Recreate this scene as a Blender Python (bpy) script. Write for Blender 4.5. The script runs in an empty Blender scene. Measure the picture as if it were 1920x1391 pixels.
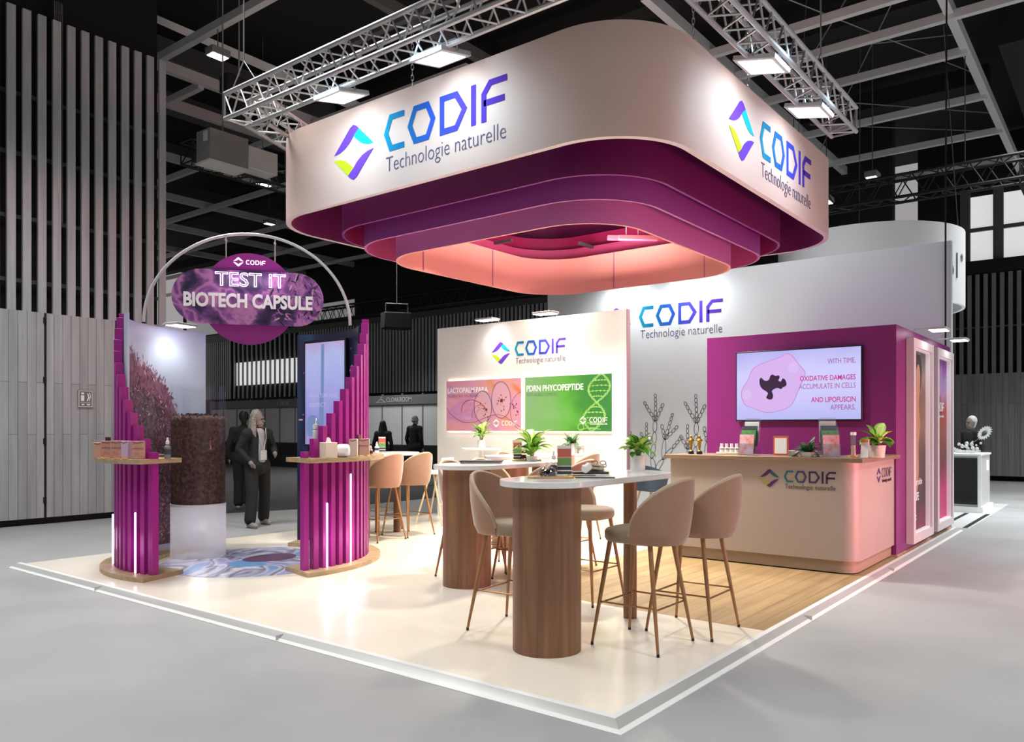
import bpy, bmesh, math, random
from mathutils import Vector, Matrix
random.seed(7)
R = math.radians
SC = bpy.context.scene
COL = SC.collection
# ---------------------------------------------------------------- camera
cam_data = bpy.data.cameras.new('camera')
cam_data.sensor_width = 36.0
cam_data.lens = 36.0 * 1490.0 / 1920.0
cam_data.shift_y = 106.5 / 1920.0
cam_data.clip_end = 200
cam = bpy.data.objects.new('camera', cam_data)
COL.objects.link(cam)
FWX, FWY = 0.7871, 0.6168            # X runs along the right edge of the stand, Y along its left edge
cam.location = (-3.370, -2.005, 1.42)
cam.rotation_euler = (R(90), 0, math.atan2(FWY, FWX) - R(90))
SC.camera = cam
# ---------------------------------------------------------------- world, exposure
SC.view_settings.view_transform = 'Standard'
SC.view_settings.look = 'None'
SC.view_settings.gamma = 1.0
SC.view_settings.exposure = 0.0
SC.view_settings.use_curve_mapping = False
wd = bpy.data.worlds.new('hall_air'); SC.world = wd; wd.use_nodes = True
bg = wd.node_tree.nodes['Background']
bg.inputs[0].default_value = (1.0, 0.96, 0.95, 1)
bg.inputs[1].default_value = 0.34

def area_light(name, loc, target, sx, sy, power, color=(1, 1, 1), spread=170):
    l = bpy.data.lights.new(name, 'AREA'); l.shape = 'RECTANGLE'
    l.size = sx; l.size_y = sy; l.energy = power; l.color = color
    l.spread = R(spread)
    o = bpy.data.objects.new(name, l); COL.objects.link(o)
    o.location = loc
    d = Vector(target) - Vector(loc)
    o.rotation_euler = d.to_track_quat('-Z', 'Y').to_euler()
    return o
def spot_light(name, loc, target, power, angle=90, blend=0.6, size=0.08, color=(1, 1, 1)):
    l = bpy.data.lights.new(name, 'SPOT'); l.energy = power; l.color = color
    l.spot_size = R(angle); l.spot_blend = blend; l.shadow_soft_size = size
    o = bpy.data.objects.new(name, l); COL.objects.link(o)
    o.location = loc
    o.rotation_euler = (Vector(target) - Vector(loc)).to_track_quat('-Z', 'Y').to_euler()
    return o
# hall luminaires under the roof; some added to brighten totems and cloakroom
for x, y, p in ((1.0, -6.5, 500), (9.0, -6.5, 640), (17.0, -5.5, 480), (-7.0, 5.0, 130), (-3.6, 1.6, 180), (16.0, 5.0, 260), (8.0, 13.5, 110), (13.2, 17.0, 330), (0.4, 7.0, 260)):
    area_light('hall_fill_light', (x, y, 8.2), (x, y, 0), 2.4, 2.4, p, spread=108)
for x, y, p in ((8.35, 2.6, 95), (12.6, -1.6, 200)):  # added without fixtures to brighten the tall white wall and round banner
    area_light('hall_fill_light', (x, y, 8.0), (x, y, 0), 1.2, 2.4, p, (.93, .97, 1), spread=80)
# pink stage light of the stand across the right aisle
area_light('pink_stage_light', (5.0, -4.6, 0.6), (4.9, 0.0, 1.1), 2.2, 0.8, 62, (1.0, 0.28, 0.32), 72)
# lamps inside the hanging canopy
for x, y, p in ((4.0, 2.6, 128), (5.75, 2.6, 52), (4.0, 4.5, 92), (5.75, 4.5, 38)):
    area_light('canopy_light', (x, y, 3.78), (x - (0.25 if x < 4 else 0), y, 0), 0.30, 0.30, p, (1.0, 0.92, 0.80), 124)
for x in (4.2, 5.5):
    area_light('canopy_glow', (x, 3.57, 3.50), (x, 3.57, 5), 0.6, 1.2, 80, (1.0, 0.74, 0.68))

# ---------------------------------------------------------------- materials
def S(*c):
    if len(c) == 1:
        h = c[0].lstrip('#'); c = [int(h[i:i + 2], 16) for i in (0, 2, 4)]
    out = []
    for v in c:
        v /= 255.0
        out.append(v / 12.92 if v <= 0.04045 else ((v + 0.055) / 1.055) ** 2.4)
    return tuple(out) + (1.0,)
def new_mat(name):
    m = bpy.data.materials.new(name); m.use_nodes = True
    nt = m.node_tree
    return m, nt, nt.nodes['Principled BSDF']
def mat(name, col, rough=0.5, metal=0.0, emit=0.0, var=0.0, scale=6.0, bump=0.0, alpha=1.0, spec=0.5, sheen=0.0, coat=0.0, ecol=None):
    m, nt, b = new_mat(name)
    col = S(col) if isinstance(col, str) else col
    b.inputs['Base Color'].default_value = col
    b.inputs['Roughness'].default_value = rough
    b.inputs['Metallic'].default_value = metal
    b.inputs['Specular IOR Level'].default_value = spec
    if sheen: b.inputs['Sheen Weight'].default_value = sheen; b.inputs['Sheen Roughness'].default_value = 0.4
    if coat: b.inputs['Coat Weight'].default_value = coat; b.inputs['Coat Roughness'].default_value = 0.1
    if emit:
        b.inputs['Emission Color'].default_value = S(ecol) if ecol else col
        b.inputs['Emission Strength'].default_value = emit
    if var or bump:
        tc = nt.nodes.new('ShaderNodeTexCoord'); nz = nt.nodes.new('ShaderNodeTexNoise')
        nz.inputs['Scale'].default_value = scale; nz.inputs['Detail'].default_value = 4
        nt.links.new(tc.outputs['Object'], nz.inputs['Vector'])
        if var:
            rp = nt.nodes.new('ShaderNodeValToRGB')
            rp.color_ramp.elements[0].position = 0.3; rp.color_ramp.elements[1].position = 0.7
            rp.color_ramp.elements[0].color = tuple(c * (1 - var) for c in col[:3]) + (1,)
            rp.color_ramp.elements[1].color = tuple(min(1, c * (1 + var)) for c in col[:3]) + (1,)
            nt.links.new(nz.outputs['Fac'], rp.inputs['Fac']); nt.links.new(rp.outputs['Color'], b.inputs['Base Color'])
        if bump:
            bp = nt.nodes.new('ShaderNodeBump'); bp.inputs['Strength'].default_value = bump; bp.inputs['Distance'].default_value = 0.02
            nt.links.new(nz.outputs['Fac'], bp.inputs['Height']); nt.links.new(bp.outputs['Normal'], b.inputs['Normal'])
    if alpha < 1: b.inputs['Alpha'].default_value = alpha
    return m
def wood(name, c1, c2, rough=0.45, axis='Z', scale=3.0, stretch=0.06, planks=0.0, c3=None, plank_len=1.2, sw=(0, 1)):
    m, nt, b = new_mat(name); N = nt.nodes; L = nt.links
    tc = N.new('ShaderNodeTexCoord'); mp = N.new('ShaderNodeMapping')
    s = {'X': (stretch, 1, 1), 'Y': (1, stretch, 1), 'Z': (1, 1, stretch)}[axis]
    mp.inputs['Scale'].default_value = s
    L.new(tc.outputs['Object'], mp.inputs['Vector'])
    nz = N.new('ShaderNodeTexNoise'); nz.inputs['Scale'].default_value = scale * 6; nz.inputs['Detail'].default_value = 6
    nz.inputs['Roughness'].default_value = 0.65; nz.inputs['Distortion'].default_value = 0.6
    L.new(mp.outputs['Vector'], nz.inputs['Vector'])
    rp = N.new('ShaderNodeValToRGB')
    rp.color_ramp.elements[0].position = 0.32; rp.color_ramp.elements[1].position = 0.68
    rp.color_ramp.elements[0].color = S(c1); rp.color_ramp.elements[1].color = S(c2)
    L.new(nz.outputs['Fac'], rp.inputs['Fac'])
    out = rp.outputs['Color']
    if planks:
        br = N.new('ShaderNodeTexBrick'); br.inputs['Scale'].default_value = 1.0
        br.inputs['Brick Width'].default_value = plank_len; br.inputs['Row Height'].default_value = planks
        br.inputs['Mortar Size'].default_value = 0.003; br.inputs['Color1'].default_value = (0.86, 0.86, 0.86, 1)
        br.inputs['Color2'].default_value = (1.05, 1.05, 1.05, 1); br.inputs['Mortar'].default_value = S(c3 or '#555555')
        br.offset = 0.37
        sx = N.new('ShaderNodeSeparateXYZ'); cx = N.new('ShaderNodeCombineXYZ'); L.new(tc.outputs['Object'], sx.inputs[0])
        L.new(sx.outputs[sw[0]], cx.inputs[0]); L.new(sx.outputs[sw[1]], cx.inputs[1]); L.new(cx.outputs[0], br.inputs['Vector'])
        mx = N.new('ShaderNodeMix'); mx.data_type = 'RGBA'; mx.blend_type = 'MULTIPLY'; mx.inputs[0].default_value = 1.0
        L.new(out, mx.inputs[6]); L.new(br.outputs['Color'], mx.inputs[7]); out = mx.outputs[2]
    L.new(out, b.inputs['Base Color'])
    b.inputs['Roughness'].default_value = rough
    return m
def clear(name, tint=(0.93, 0.95, 0.97, 1), gloss=0.14, tintmix=0.0, white=None):
    m = bpy.data.materials.new(name); m.use_nodes = True; nt = m.node_tree; nt.nodes.clear()
    o = nt.nodes.new('ShaderNodeOutputMaterial'); t = nt.nodes.new('ShaderNodeBsdfTransparent'); g = nt.nodes.new('ShaderNodeBsdfGlossy')
    t.inputs[0].default_value = tint; g.inputs['Roughness'].default_value = 0.06
    mx = nt.nodes.new('ShaderNodeMixShader'); mx.inputs[0].default_value = gloss
    nt.links.new(t.outputs[0], mx.inputs[1]); nt.links.new(g.outputs[0], mx.inputs[2])
    last = mx
    if white:
        d = nt.nodes.new('ShaderNodeBsdfTranslucent'); d.inputs[0].default_value = (0.95, 0.95, 0.98, 1)
        d2 = nt.nodes.new('ShaderNodeBsdfDiffuse'); d2.inputs[0].default_value = (0.95, 0.94, 0.97, 1)
        m1 = nt.nodes.new('ShaderNodeMixShader'); m1.inputs[0].default_value = 0.5
        nt.links.new(d.outputs[0], m1.inputs[1]); nt.links.new(d2.outputs[0], m1.inputs[2])
        m2 = nt.nodes.new('ShaderNodeMixShader'); m2.inputs[0].default_value = white
        nt.links.new(mx.outputs[0], m2.inputs[1]); nt.links.new(m1.outputs[0], m2.inputs[2]); last = m2
    nt.links.new(last.outputs[0], o.inputs[0])
    return m
def ramp_mat(name, stops, coord='Generated', axis=0, rough=0.4, emit=0.0, noise=0.0, nscale=2.0, angle=None, screen=False):
    """colour print that runs through stops along one axis of the print"""
    m, nt, b = new_mat(name); N = nt.nodes; L = nt.links
    tc = N.new('ShaderNodeTexCoord'); sp = N.new('ShaderNodeSeparateXYZ')
    L.new(tc.outputs[coord], sp.inputs[0]); fac = sp.outputs[axis]
    if noise:
        nz = N.new('ShaderNodeTexNoise'); nz.inputs['Scale'].default_value = nscale; nz.inputs['Detail'].default_value = 3
        L.new(tc.outputs[coord], nz.inputs['Vector'])
        a = N.new('ShaderNodeMath'); a.operation = 'MULTIPLY_ADD'; a.inputs[1].default_value = noise; 
        L.new(nz.outputs['Fac'], a.inputs[0]); L.new(fac, a.inputs[2])
        a2 = N.new('ShaderNodeMath'); a2.operation = 'SUBTRACT'; a2.inputs[1].default_value = noise * 0.5
        L.new(a.outputs[0], a2.inputs[0]); fac = a2.outputs[0]
    rp = N.new('ShaderNodeValToRGB'); cr = rp.color_ramp
    while len(cr.elements) < len(stops): cr.elements.new(0.5)
    for e, (p, c) in zip(cr.elements, stops): e.position = p; e.color = S(c)
    L.new(fac, rp.inputs['Fac'])
    if screen: b.inputs['Base Color'].default_value = (.01, .01, .012, 1)
    else: L.new(rp.outputs['Color'], b.inputs['Base Color'])
    b.inputs['Roughness'].default_value = rough
    if rough > .7: b.inputs['Specular IOR Level'].default_value = .12
    if emit: L.new(rp.outputs['Color'], b.inputs['Emission Color']); b.inputs['Emission Strength'].default_value = emit
    return m
def noise_mat(name, stops, scale=3.0, detail=4, rough=0.5, coord='Generated', emit=0.0, distort=0.3, bump=0):
    m, nt, b = new_mat(name); N = nt.nodes; L = nt.links
    tc = N.new('ShaderNodeTexCoord'); nz = N.new('ShaderNodeTexNoise')
    nz.inputs['Scale'].default_value = scale; nz.inputs['Detail'].default_value = detail; nz.inputs['Distortion'].default_value = distort
    L.new(tc.outputs[coord], nz.inputs['Vector'])
    rp = N.new('ShaderNodeValToRGB'); cr = rp.color_ramp
    while len(cr.elements) < len(stops): cr.elements.new(0.5)
    for e, (p, c) in zip(cr.elements, stops): e.position = p; e.color = S(c)
    L.new(nz.outputs['Fac'], rp.inputs['Fac']); L.new(rp.outputs['Color'], b.inputs['Base Color'])
    b.inputs['Roughness'].default_value = rough
    if emit: L.new(rp.outputs['Color'], b.inputs['Emission Color']); b.inputs['Emission Strength'].default_value = emit
    if bump:
        bp = N.new('ShaderNodeBump'); bp.inputs['Strength'].default_value = bump; bp.inputs['Distance'].default_value = 0.02
        L.new(nz.outputs['Fac'], bp.inputs['Height']); L.new(bp.outputs['Normal'], b.inputs['Normal'])
    return m

# ---------------------------------------------------------------- mesh builder
def PM(o, u, v=(0, 0, 1)):
    """matrix of a plane: origin o, to the right u, up v, towards the viewer u x v"""
    u = Vector(u).normalized(); v = Vector(v).normalized(); n = u.cross(v)
    m = Matrix.Identity(4)
    for i, c in enumerate((u, v, n)):
        for k in range(3): m[k][i] = c[k]
    for k in range(3): m[k][3] = o[k]
    return m
I4 = Matrix.Identity(4)
class MB:
    def __init__(s): s.bm = bmesh.new(); s.M = I4.copy()
    def v(s, p): return s.bm.verts.new(s.M @ Vector(p))
    def face(s, vs, mi=0):
        try:
            f = s.bm.faces.new(vs); f.material_index = mi; f.smooth = True; return f
        except ValueError: return None
    def box(s, c, d, rz=0, mi=0, ry=0, rx=0):
        m = Matrix.Translation(Vector(c)) @ Matrix.Rotation(rz, 4, 'Z') @ Matrix.Rotation(ry, 4, 'Y') @ Matrix.Rotation(rx, 4, 'X')
        x, y, z = (k / 2 for k in d); V = []
        for a in (-x, x):
            for b in (-y, y):
                for e in (-z, z): V.append(s.v(m @ Vector((a, b, e))))
        for q in ((0, 1, 3, 2), (4, 6, 7, 5), (0, 4, 5, 1), (2, 3, 7, 6), (0, 2, 6, 4), (1, 5, 7, 3)):
            s.face([V[i] for i in q], mi)
        return s
    def b2(s, x0, x1, y0, y1, z0, z1, mi=0):
        return s.box(((x0 + x1) / 2, (y0 + y1) / 2, (z0 + z1) / 2), (x1 - x0, y1 - y0, z1 - z0), mi=mi)
    def prism(s, pts, z0, z1, mi=0, side=None, top=None):
        n = len(pts); a = [s.v((p[0], p[1], z0)) for p in pts]; b = [s.v((p[0], p[1], z1)) for p in pts]
        area = sum(pts[i][0] * pts[(i + 1) % n][1] - pts[(i + 1) % n][0] * pts[i][1] for i in range(n))
        if area < 0: a.reverse(); b.reverse()
        s.face(a[::-1], mi); s.face(b, mi if top is None else top)
        for i in range(n): s.face((a[i], a[(i + 1) % n], b[(i + 1) % n], b[i]), mi if side is None else side)
        return s
    def poly(s, pts, mi=0):
        s.face([s.v((p[0], p[1], p[2] if len(p) > 2 else 0)) for p in pts], mi); return s
    def lathe(s, prof, c=(0, 0, 0), seg=20, mi=0, caps=True):
        rings = []
        for r, z in prof:
            rings.append([s.v((c[0] + r * math.cos(2 * math.pi * i / seg), c[1] + r * math.sin(2 * math.pi * i / seg), c[2] + z)) for i in range(seg)])
        for a, b in zip(rings, rings[1:]):
            for i in range(seg): s.face((a[i], a[(i + 1) % seg], b[(i + 1) % seg], b[i]), mi)
        if caps:
            s.face(rings[0][::-1], mi); s.face(rings[-1], mi)
        return s
    def tube(s, pts, r, seg=8, mi=0, closed=False, caps=True):
        pts = [Vector(p) for p in pts]; n = len(pts); rings = []
        rr = r if isinstance(r, (list, tuple)) else [r] * n
        up = None
        for i, p in enumerate(pts):
            if closed: t = pts[(i + 1) % n] - pts[i - 1]
            else: t = pts[min(i + 1, n - 1)] - pts[max(i - 1, 0)]
            t.normalize()
            if up is None:
                up = Vector((0, 0, 1)) if abs(t.z) < 0.9 else Vector((1, 0, 0))
            a = t.cross(up); 
            if a.length < 1e-5: a = t.orthogonal()
            a.normalize(); b = a.cross(t); up = b
            rings.append([s.v(p + (a * math.cos(2 * math.pi * k / seg) + b * math.sin(2 * math.pi * k / seg)) * rr[i]) for k in range(seg)])
        m = n if closed else n - 1
        for i in range(m):
            a, b = rings[i], rings[(i + 1) % n]
            for k in range(seg): s.face((a[k], b[k], b[(k + 1) % seg], a[(k + 1) % seg]), mi)
        if caps and not closed:
            s.face(rings[0], mi); s.face(rings[-1][::-1], mi)
        return s
    def sphere(s, c, r, seg=12, rg=8, mi=0, sc=(1, 1, 1)):
        prev = None; top = s.v((c[0], c[1], c[2] + r * sc[2])); bot = s.v((c[0], c[1], c[2] - r * sc[2])); rings = []
        for j in range(1, rg):
            t = math.pi * j / rg
            rings.append([s.v((c[0] + r * sc[0] * math.sin(t) * math.cos(2 * math.pi * i / seg), c[1] + r * sc[1] * math.sin(t) * math.sin(2 * math.pi * i / seg), c[2] + r * sc[2] * math.cos(t))) for i in range(seg)])
        for i in range(seg):
            s.face((top, rings[0][i], rings[0][(i + 1) % seg]), mi); s.face((bot, rings[-1][(i + 1) % seg], rings[-1][i]), mi)
        for a, b in zip(rings, rings[1:]):
            for i in range(seg): s.face((a[i], b[i], b[(i + 1) % seg], a[(i + 1) % seg]), mi)
        return s
    def stroke(s, path, w, closed=False, mi=0, t=0.002, z=0.0):
        """a flat line of width w in the XY plane of the current matrix, t thick"""
        P = [Vector((p[0], p[1])) for p in path]; n = len(P); Lf = []; Rt = []
        for i, p in enumerate(P):
            a = P[i - 1] if (i or closed) else None; b = P[(i + 1) % n] if (i < n - 1 or closed) else None
            d1 = (p - a).normalized() if a is not None else None; d2 = (b - p).normalized() if b is not None else None
            if d1 is None: d1 = d2
            if d2 is None: d2 = d1
            n1 = Vector((-d1.y, d1.x)); n2 = Vector((-d2.y, d2.x)); m = n1 + n2
            m = m.normalized() if m.length > 1e-4 else n1
            k = w / 2 / max(0.35, m.dot(n1))
            Lf.append(p + m * k); Rt.append(p - m * k)
        for i in range(n if closed else n - 1):
            j = (i + 1) % n
            q = [Rt[i], Rt[j], Lf[j], Lf[i]]
            s.prism([(a.x, a.y) for a in q], z, z + t, mi)
        return s
    def add(s, me, M=None, mi=0):
        M = s.M if M is None else M
        vs = [s.bm.verts.new(M @ v.co) for v in me.vertices]
        for p in me.polygons:
            try:
                f = s.bm.faces.new([vs[i] for i in p.vertices]); f.material_index = mi
            except ValueError: pass
        return s
    def build(s, name, mats, parent=None, loc=None, angle=35, bevel=0, recalc=True):
        if recalc: bmesh.ops.recalc_face_normals(s.bm, faces=s.bm.faces)
        me = bpy.data.meshes.new(name); s.bm.to_mesh(me); s.bm.free()
        for m in (mats if isinstance(mats, (list, tuple)) else [mats]): me.materials.append(m)
        if angle: me.set_sharp_from_angle(angle=R(angle))
        o = bpy.data.objects.new(name, me); COL.objects.link(o)
        if parent is not None: o.parent = parent
        if loc is not None: o.location = loc
        if bevel:
            b = o.modifiers.new('bevel', 'BEVEL'); b.width = bevel; b.segments = 2; b.limit_method = 'ANGLE'; b.angle_limit = R(40)
        return o
def tag(o, label=None, cat=None, group=None, kind=None):
    if label: o['label'] = label
    if cat: o['category'] = cat
    if group: o['group'] = group
    if kind: o['kind'] = kind
    return o
def empty(name, loc=(0, 0, 0), rz=0, label=None, cat=None, group=None):
    o = bpy.data.objects.new(name, None); COL.objects.link(o); o.location = loc; o.rotation_euler = (0, 0, rz)
    o.empty_display_size = 0.1
    return tag(o, label, cat, group)
def copy_tree(o, parent=None, loc=None, rz=None, label=None):
    c = o.copy(); COL.objects.link(c)
    if parent is not None: c.parent = parent
    if loc is not None: c.location = loc
    if rz is not None: c.rotation_euler = (0, 0, rz)
    if label: c['label'] = label
    for ch in [k for k in bpy.data.objects if k.parent == o]: copy_tree(ch, c)
    return c
_txt = {}
def text_mesh(t, bold=0.0, outline=0.0):
    key = (t, bold, outline)
    if key in _txt: return _txt[key]
    cu = bpy.data.curves.new('lettering', 'FONT'); cu.body = t; cu.size = 1.0; cu.offset = bold
    if outline:
        cu.fill_mode = 'NONE'; cu.bevel_depth = outline; cu.bevel_resolution = 1
    else: cu.extrude = 0.01
    cu.resolution_u = 3
    o = bpy.data.objects.new('lettering', cu); COL.objects.link(o)
    bpy.context.view_layer.update()
    me = bpy.data.meshes.new_from_object(o.evaluated_get(bpy.context.evaluated_depsgraph_get()))
    bpy.data.objects.remove(o); bpy.data.curves.remove(cu)
    xs = [v.co.x for v in me.vertices]; ys = [v.co.y for v in me.vertices]
    _txt[key] = (me, min(xs), max(xs), min(ys), max(ys)); return _txt[key]
def text(mb, t, M, x0, y0, w, h, mi=0, bold=0.0, thick=0.002, outline=0.0):
    """lettering fitted into the box x0..x0+w, y0..y0+h of the plane M"""
    me, a, b, c, d = text_mesh(t, bold, outline)
    sx = w / (b - a); sy = h / (d - c)
    sz = sx if outline else thick / 0.02
    T = M @ Matrix.Translation((x0 - a * sx, y0 - c * sy, sz * 0.01 if not outline else 0)) @ Matrix.Diagonal((sx, sy, sz, 1))
    mb.add(me, T, mi)
    return mb
# ---------------------------------------------------------------- the stand's logo
LOGO_RAMP = [(0.0, '#0c93b8'), (0.22, '#0d69ae'), (0.45, '#2c50c2'), (0.7, '#4d3abf'), (1.0, '#57319f')]
M_ramp = ramp_mat('logo gradient print', LOGO_RAMP, rough=.75)
M_ramp_y = ramp_mat('logo gradient print on the side', [(p, c) for p, c in LOGO_RAMP])
M_rampL = ramp_mat('logo gradient print mirrored', [(1 - p, c) for p, c in LOGO_RAMP[::-1]], axis=1, rough=.75)
M_ramp_dark = ramp_mat('dark logo gradient print', [(1 - p, c) for p, c in [(0.0, '#1f6f86'), (0.4, '#3a3f6a'), (0.7, '#43264f'), (1.0, '#3b1c3c')][::-1]], axis=1)
M_lpurple = mat('logo violet', '#6a3fc4', 0.75, spec=.12); M_lcyan = mat('logo cyan', '#15bcd6', 0.75, spec=.12); M_lgreen = mat('logo lime', '#bcd420', 0.75, spec=.12)
M_lviolet_dark = mat('logo dark violet', '#46235e', 0.5); M_lteal_dark = mat('logo dark teal', '#23606e', 0.5); M_lgreen_dark = mat('logo olive', '#9c9432', 0.5)
M_tag = mat('tagline ink', '#46406f', 0.5); M_tag_dark = mat('tagline dark ink', '#3d2c40', 0.5)
M_white_print = mat('white print', '#f2f2f2', 0.5); M_white_neon = mat('white lettering lit', '#ffffff', 0.5, emit=1.2)
EMB_UP = [(0, .54), (.16, .70), (.42, .965), (.5, 1.0), (.575, .965), (.64, .905), (.5, .79), (.40, .685), (.28, .605), (.14, .555)]
EMB_SIDE = [(.64, .905), (1, .56), (.86, .562), (.72, .61), (.6, .70), (.5, .79)]
def emblem(mb, M, x, y, s, t=0.002):
    mb.M = M
    for k, pl in ((0, EMB_UP), (1, EMB_SIDE)):
        mb.prism([(x + p[0] * s, y + (p[1] - .5) * s * 0.93) for p in pl], 0, t, (0, 1)[k])
        mb.prism([(x + (1 - p[0]) * s, y + (.5 - p[1]) * s * 0.93) for p in pl], 0, t, (0, 2)[k])
    return mb
GLYPH = [([(.82, .92), (.27, .92), (.07, .5), (.27, .08), (.82, .08)], False, 0), ([(.28, .92), (.76, .92), (.98, .5), (.76, .08), (.28, .08), (.07, .5)], True, .98),
         ([(.08, .08), (.08, .92), (.60, .92), (.90, .5), (.60, .08)], True, 2.22), ([(.08, 0), (.08, 1)], False, 3.36), ([(.08, 0), (.08, .68), (.30, .92), (.86, .92)], False, 3.72), ([(.08, .46), (.78, .46)], False, 3.72)]
def codif(mb, M, x, y, h, mi=0, t=0.002, w=0.155):
    mb.M = M
    for pts, closed, dx in GLYPH: mb.stroke([(x + (p[0] + dx) * h * 0.93, y + p[1] * h) for p in pts], w * h, closed, mi, t)
    return mb
def logo(parent, M, h, ramp=None, colors=None, tagm=None, tagline=True, t=0.003):
    """emblem, name and tagline: the lower left corner of the name is the origin of M, h the letter height"""
    ramp = ramp or M_ramp; colors = colors or [M_lpurple, M_lcyan, M_lgreen]; tagm = tagm or M_tag
    emblem(MB(), M, -2.1 * h, 0.30 * h if tagline else .5 * h, 1.66 * h, t).build('logo_emblem', colors, parent)
    codif(MB(), M, 0, 0, h, 0, t).build('logo_lettering', ramp, parent)
    if tagline:
        m = MB(); text(m, 'Technologie naturelle', M, 0.07 * h, -0.66 * h, 4.15 * h, 0.52 * h, thick=t, bold=-.018); m.build('tagline', tagm, parent)
# ================================================================ the hall
ZF = -0.04                                   # hall floor; the stand's own floor is z = 0
M_hall = noise_mat('grey hall floor', [(0.3, '#979898'), (0.7, '#a5a6a6')], 0.9, 6, 0.55, 'Object', bump=0.02)
M_carpet = mat('dark aisle carpet', '#3d3d3d', 0.95, var=0.1, scale=3)
M_black = mat('black', '#080808', 0.8)
M_void = mat('dark behind slats', '#101010', 0.9)
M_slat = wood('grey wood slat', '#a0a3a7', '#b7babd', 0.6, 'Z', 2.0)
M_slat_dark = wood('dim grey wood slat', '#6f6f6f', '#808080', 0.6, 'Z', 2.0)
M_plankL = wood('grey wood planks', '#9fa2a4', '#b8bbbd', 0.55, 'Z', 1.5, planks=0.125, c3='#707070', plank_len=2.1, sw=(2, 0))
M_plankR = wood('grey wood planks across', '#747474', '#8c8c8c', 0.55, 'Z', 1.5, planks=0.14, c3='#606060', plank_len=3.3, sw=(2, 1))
M_ceil = mat('black ceiling', '#0b0b0b', 0.9)
M_beam = mat('lightened grey steel', '#c4c4c4', 0.5, metal=0.2)  # lit copy of the beam steel: floor bounce light put into the colour
M_beam_dim = mat('dim steel beam', '#555555', 0.6, metal=0.2)
M_alu = mat('aluminium truss', '#c9c9c9', 0.35, metal=0.75)
M_darktruss = mat('black truss', '#1d1d1d', 0.5, metal=0.3)
M_win = mat('daylight window', '#d9d9d9', 0.5, emit=0.85)
M_win_dim = mat('dim daylight window', '#b5b5b5', 0.5, emit=0.30)
M_shell = mat('grey shell scheme panel', '#d5d5d5', 0.6)
M_fascia = mat('grey fascia', '#6f6f6f', 0.6)
M_grey = mat('mid grey', '#7a7a7a', 0.5)
M_lgrey = mat('light grey', '#c2c2c2', 0.5)
M_white = mat('white', '#efefef', 0.5)
M_lamp = mat('lamp glass', '#ffffff', 0.4, emit=9.0)
M_lamp_soft = mat('soft lamp glass', '#ffffff', 0.4, emit=3.0)

tag(MB().b2(-14, 24, -14, 38, ZF - 0.2, ZF).build('floor', M_hall), kind='structure')
tag(MB().prism([(4.3, 10.2), (6.4, 9.5), (16, 9.5), (18.8, 9.5), (18.8, 37), (4.3, 37)], ZF, ZF + 0.006).build('floor_carpet', M_carpet), kind='structure')
# slatted wall on the left, planks below
m = MB()
m.b2(-14, 3.66, 11.30, 11.5, 3.0, 9.5, 1)
m.b2(-14, 3.60, 11.0, 11.5, 0.06, 3.16, 0)
wl = tag(m.build('wall_left', [M_plankL, M_void]), kind='structure')
m = MB()
for k in range(84):
    x = 3.60 - 0.21 * k
    m.b2(x - 0.058, x + 0.058, 11.0, 11.05, 3.16, 7.66 - 0.0, 0)
m.build('slats', M_slat, wl)
m = MB()
for z in (3.6, 4.55, 5.5, 6.4): m.b2(-14, 3.6, 11.16, 11.2, z, z + 0.06)
m.build('rail', M_beam_dim, wl)
MB().b2(-14, 3.58, 11.06, 11.4, ZF, 0.08).build('plinth', M_black, wl)
m = MB(); m.b2(1.735, 1.765, 10.99, 11.002, 0.06, 3.16); m.b2(2.80, 2.815, 10.99, 11.002, 0.06, 3.16)
for z in (0.28, 1.17, 2.1, 3.0): m.b2(1.72, 1.76, 10.975, 11.0, z, z + 0.09)
m.build('panel_joint', M_black, wl)
s = empty('wall_pictogram', (2.33, 10.99, 1.74), 0, 'small grey pictogram notice on the pale planked wall', 'sign')
MB().b2(-0.115, 0.115, -0.008, 0, 0, 0.27).build('plate', M_fascia, s)
m = MB(); m.M = PM((0, -0.009, 0), (1, 0, 0)); W = 0.012
m.stroke([(-.1, .012), (.1, .012), (.1, .258), (-.1, .258)], .008, True)
m.prism([(-.07, .10), (-.02, .10), (-.02, .19), (-.07, .19)], 0, .002); m.prism([(-.065, .205), (-.025, .205), (-.025, .235), (-.065, .235)], 0, .002)
m.stroke([(.02, .10), (.05, .16), (.03, .22)], .016); m.stroke([(.05, .10), (.075, .17), (.06, .235)], .012)
m.stroke([(-.08, .075), (.08, .075)], .006); m.stroke([(-.06, .045), (-.02, .045)], .02); m.stroke([(.02, .045), (.07, .045)], .02)
m.build('pictogram', M_white_print, s)
# cable tray running down the slats
s = empty('cable_run', (1.98, 11.09, 4.6), 0, 'bundle of dark cables hanging down behind the wall slats', 'cable')
m = MB()
for dx in (-0.03, 0.0, 0.03): m.tube([(dx, 0, 0), (dx + 0.01, 0, 1), (dx - 0.02, 0.01, 2), (dx, 0, 3.4)], 0.011, 6)
m.build('cables', M_beam_dim, s)
m = MB()
for k in range(22): m.box((0, 0.02, 0.1 + k * 0.15), (0.11, 0.01, 0.012))
m.b2(-0.06, -0.05, 0.01, 0.03, 0, 3.4); m.b2(0.05, 0.06, 0.01, 0.03, 0, 3.4)
m.build('ladder_tray', M_fascia, s)
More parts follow.
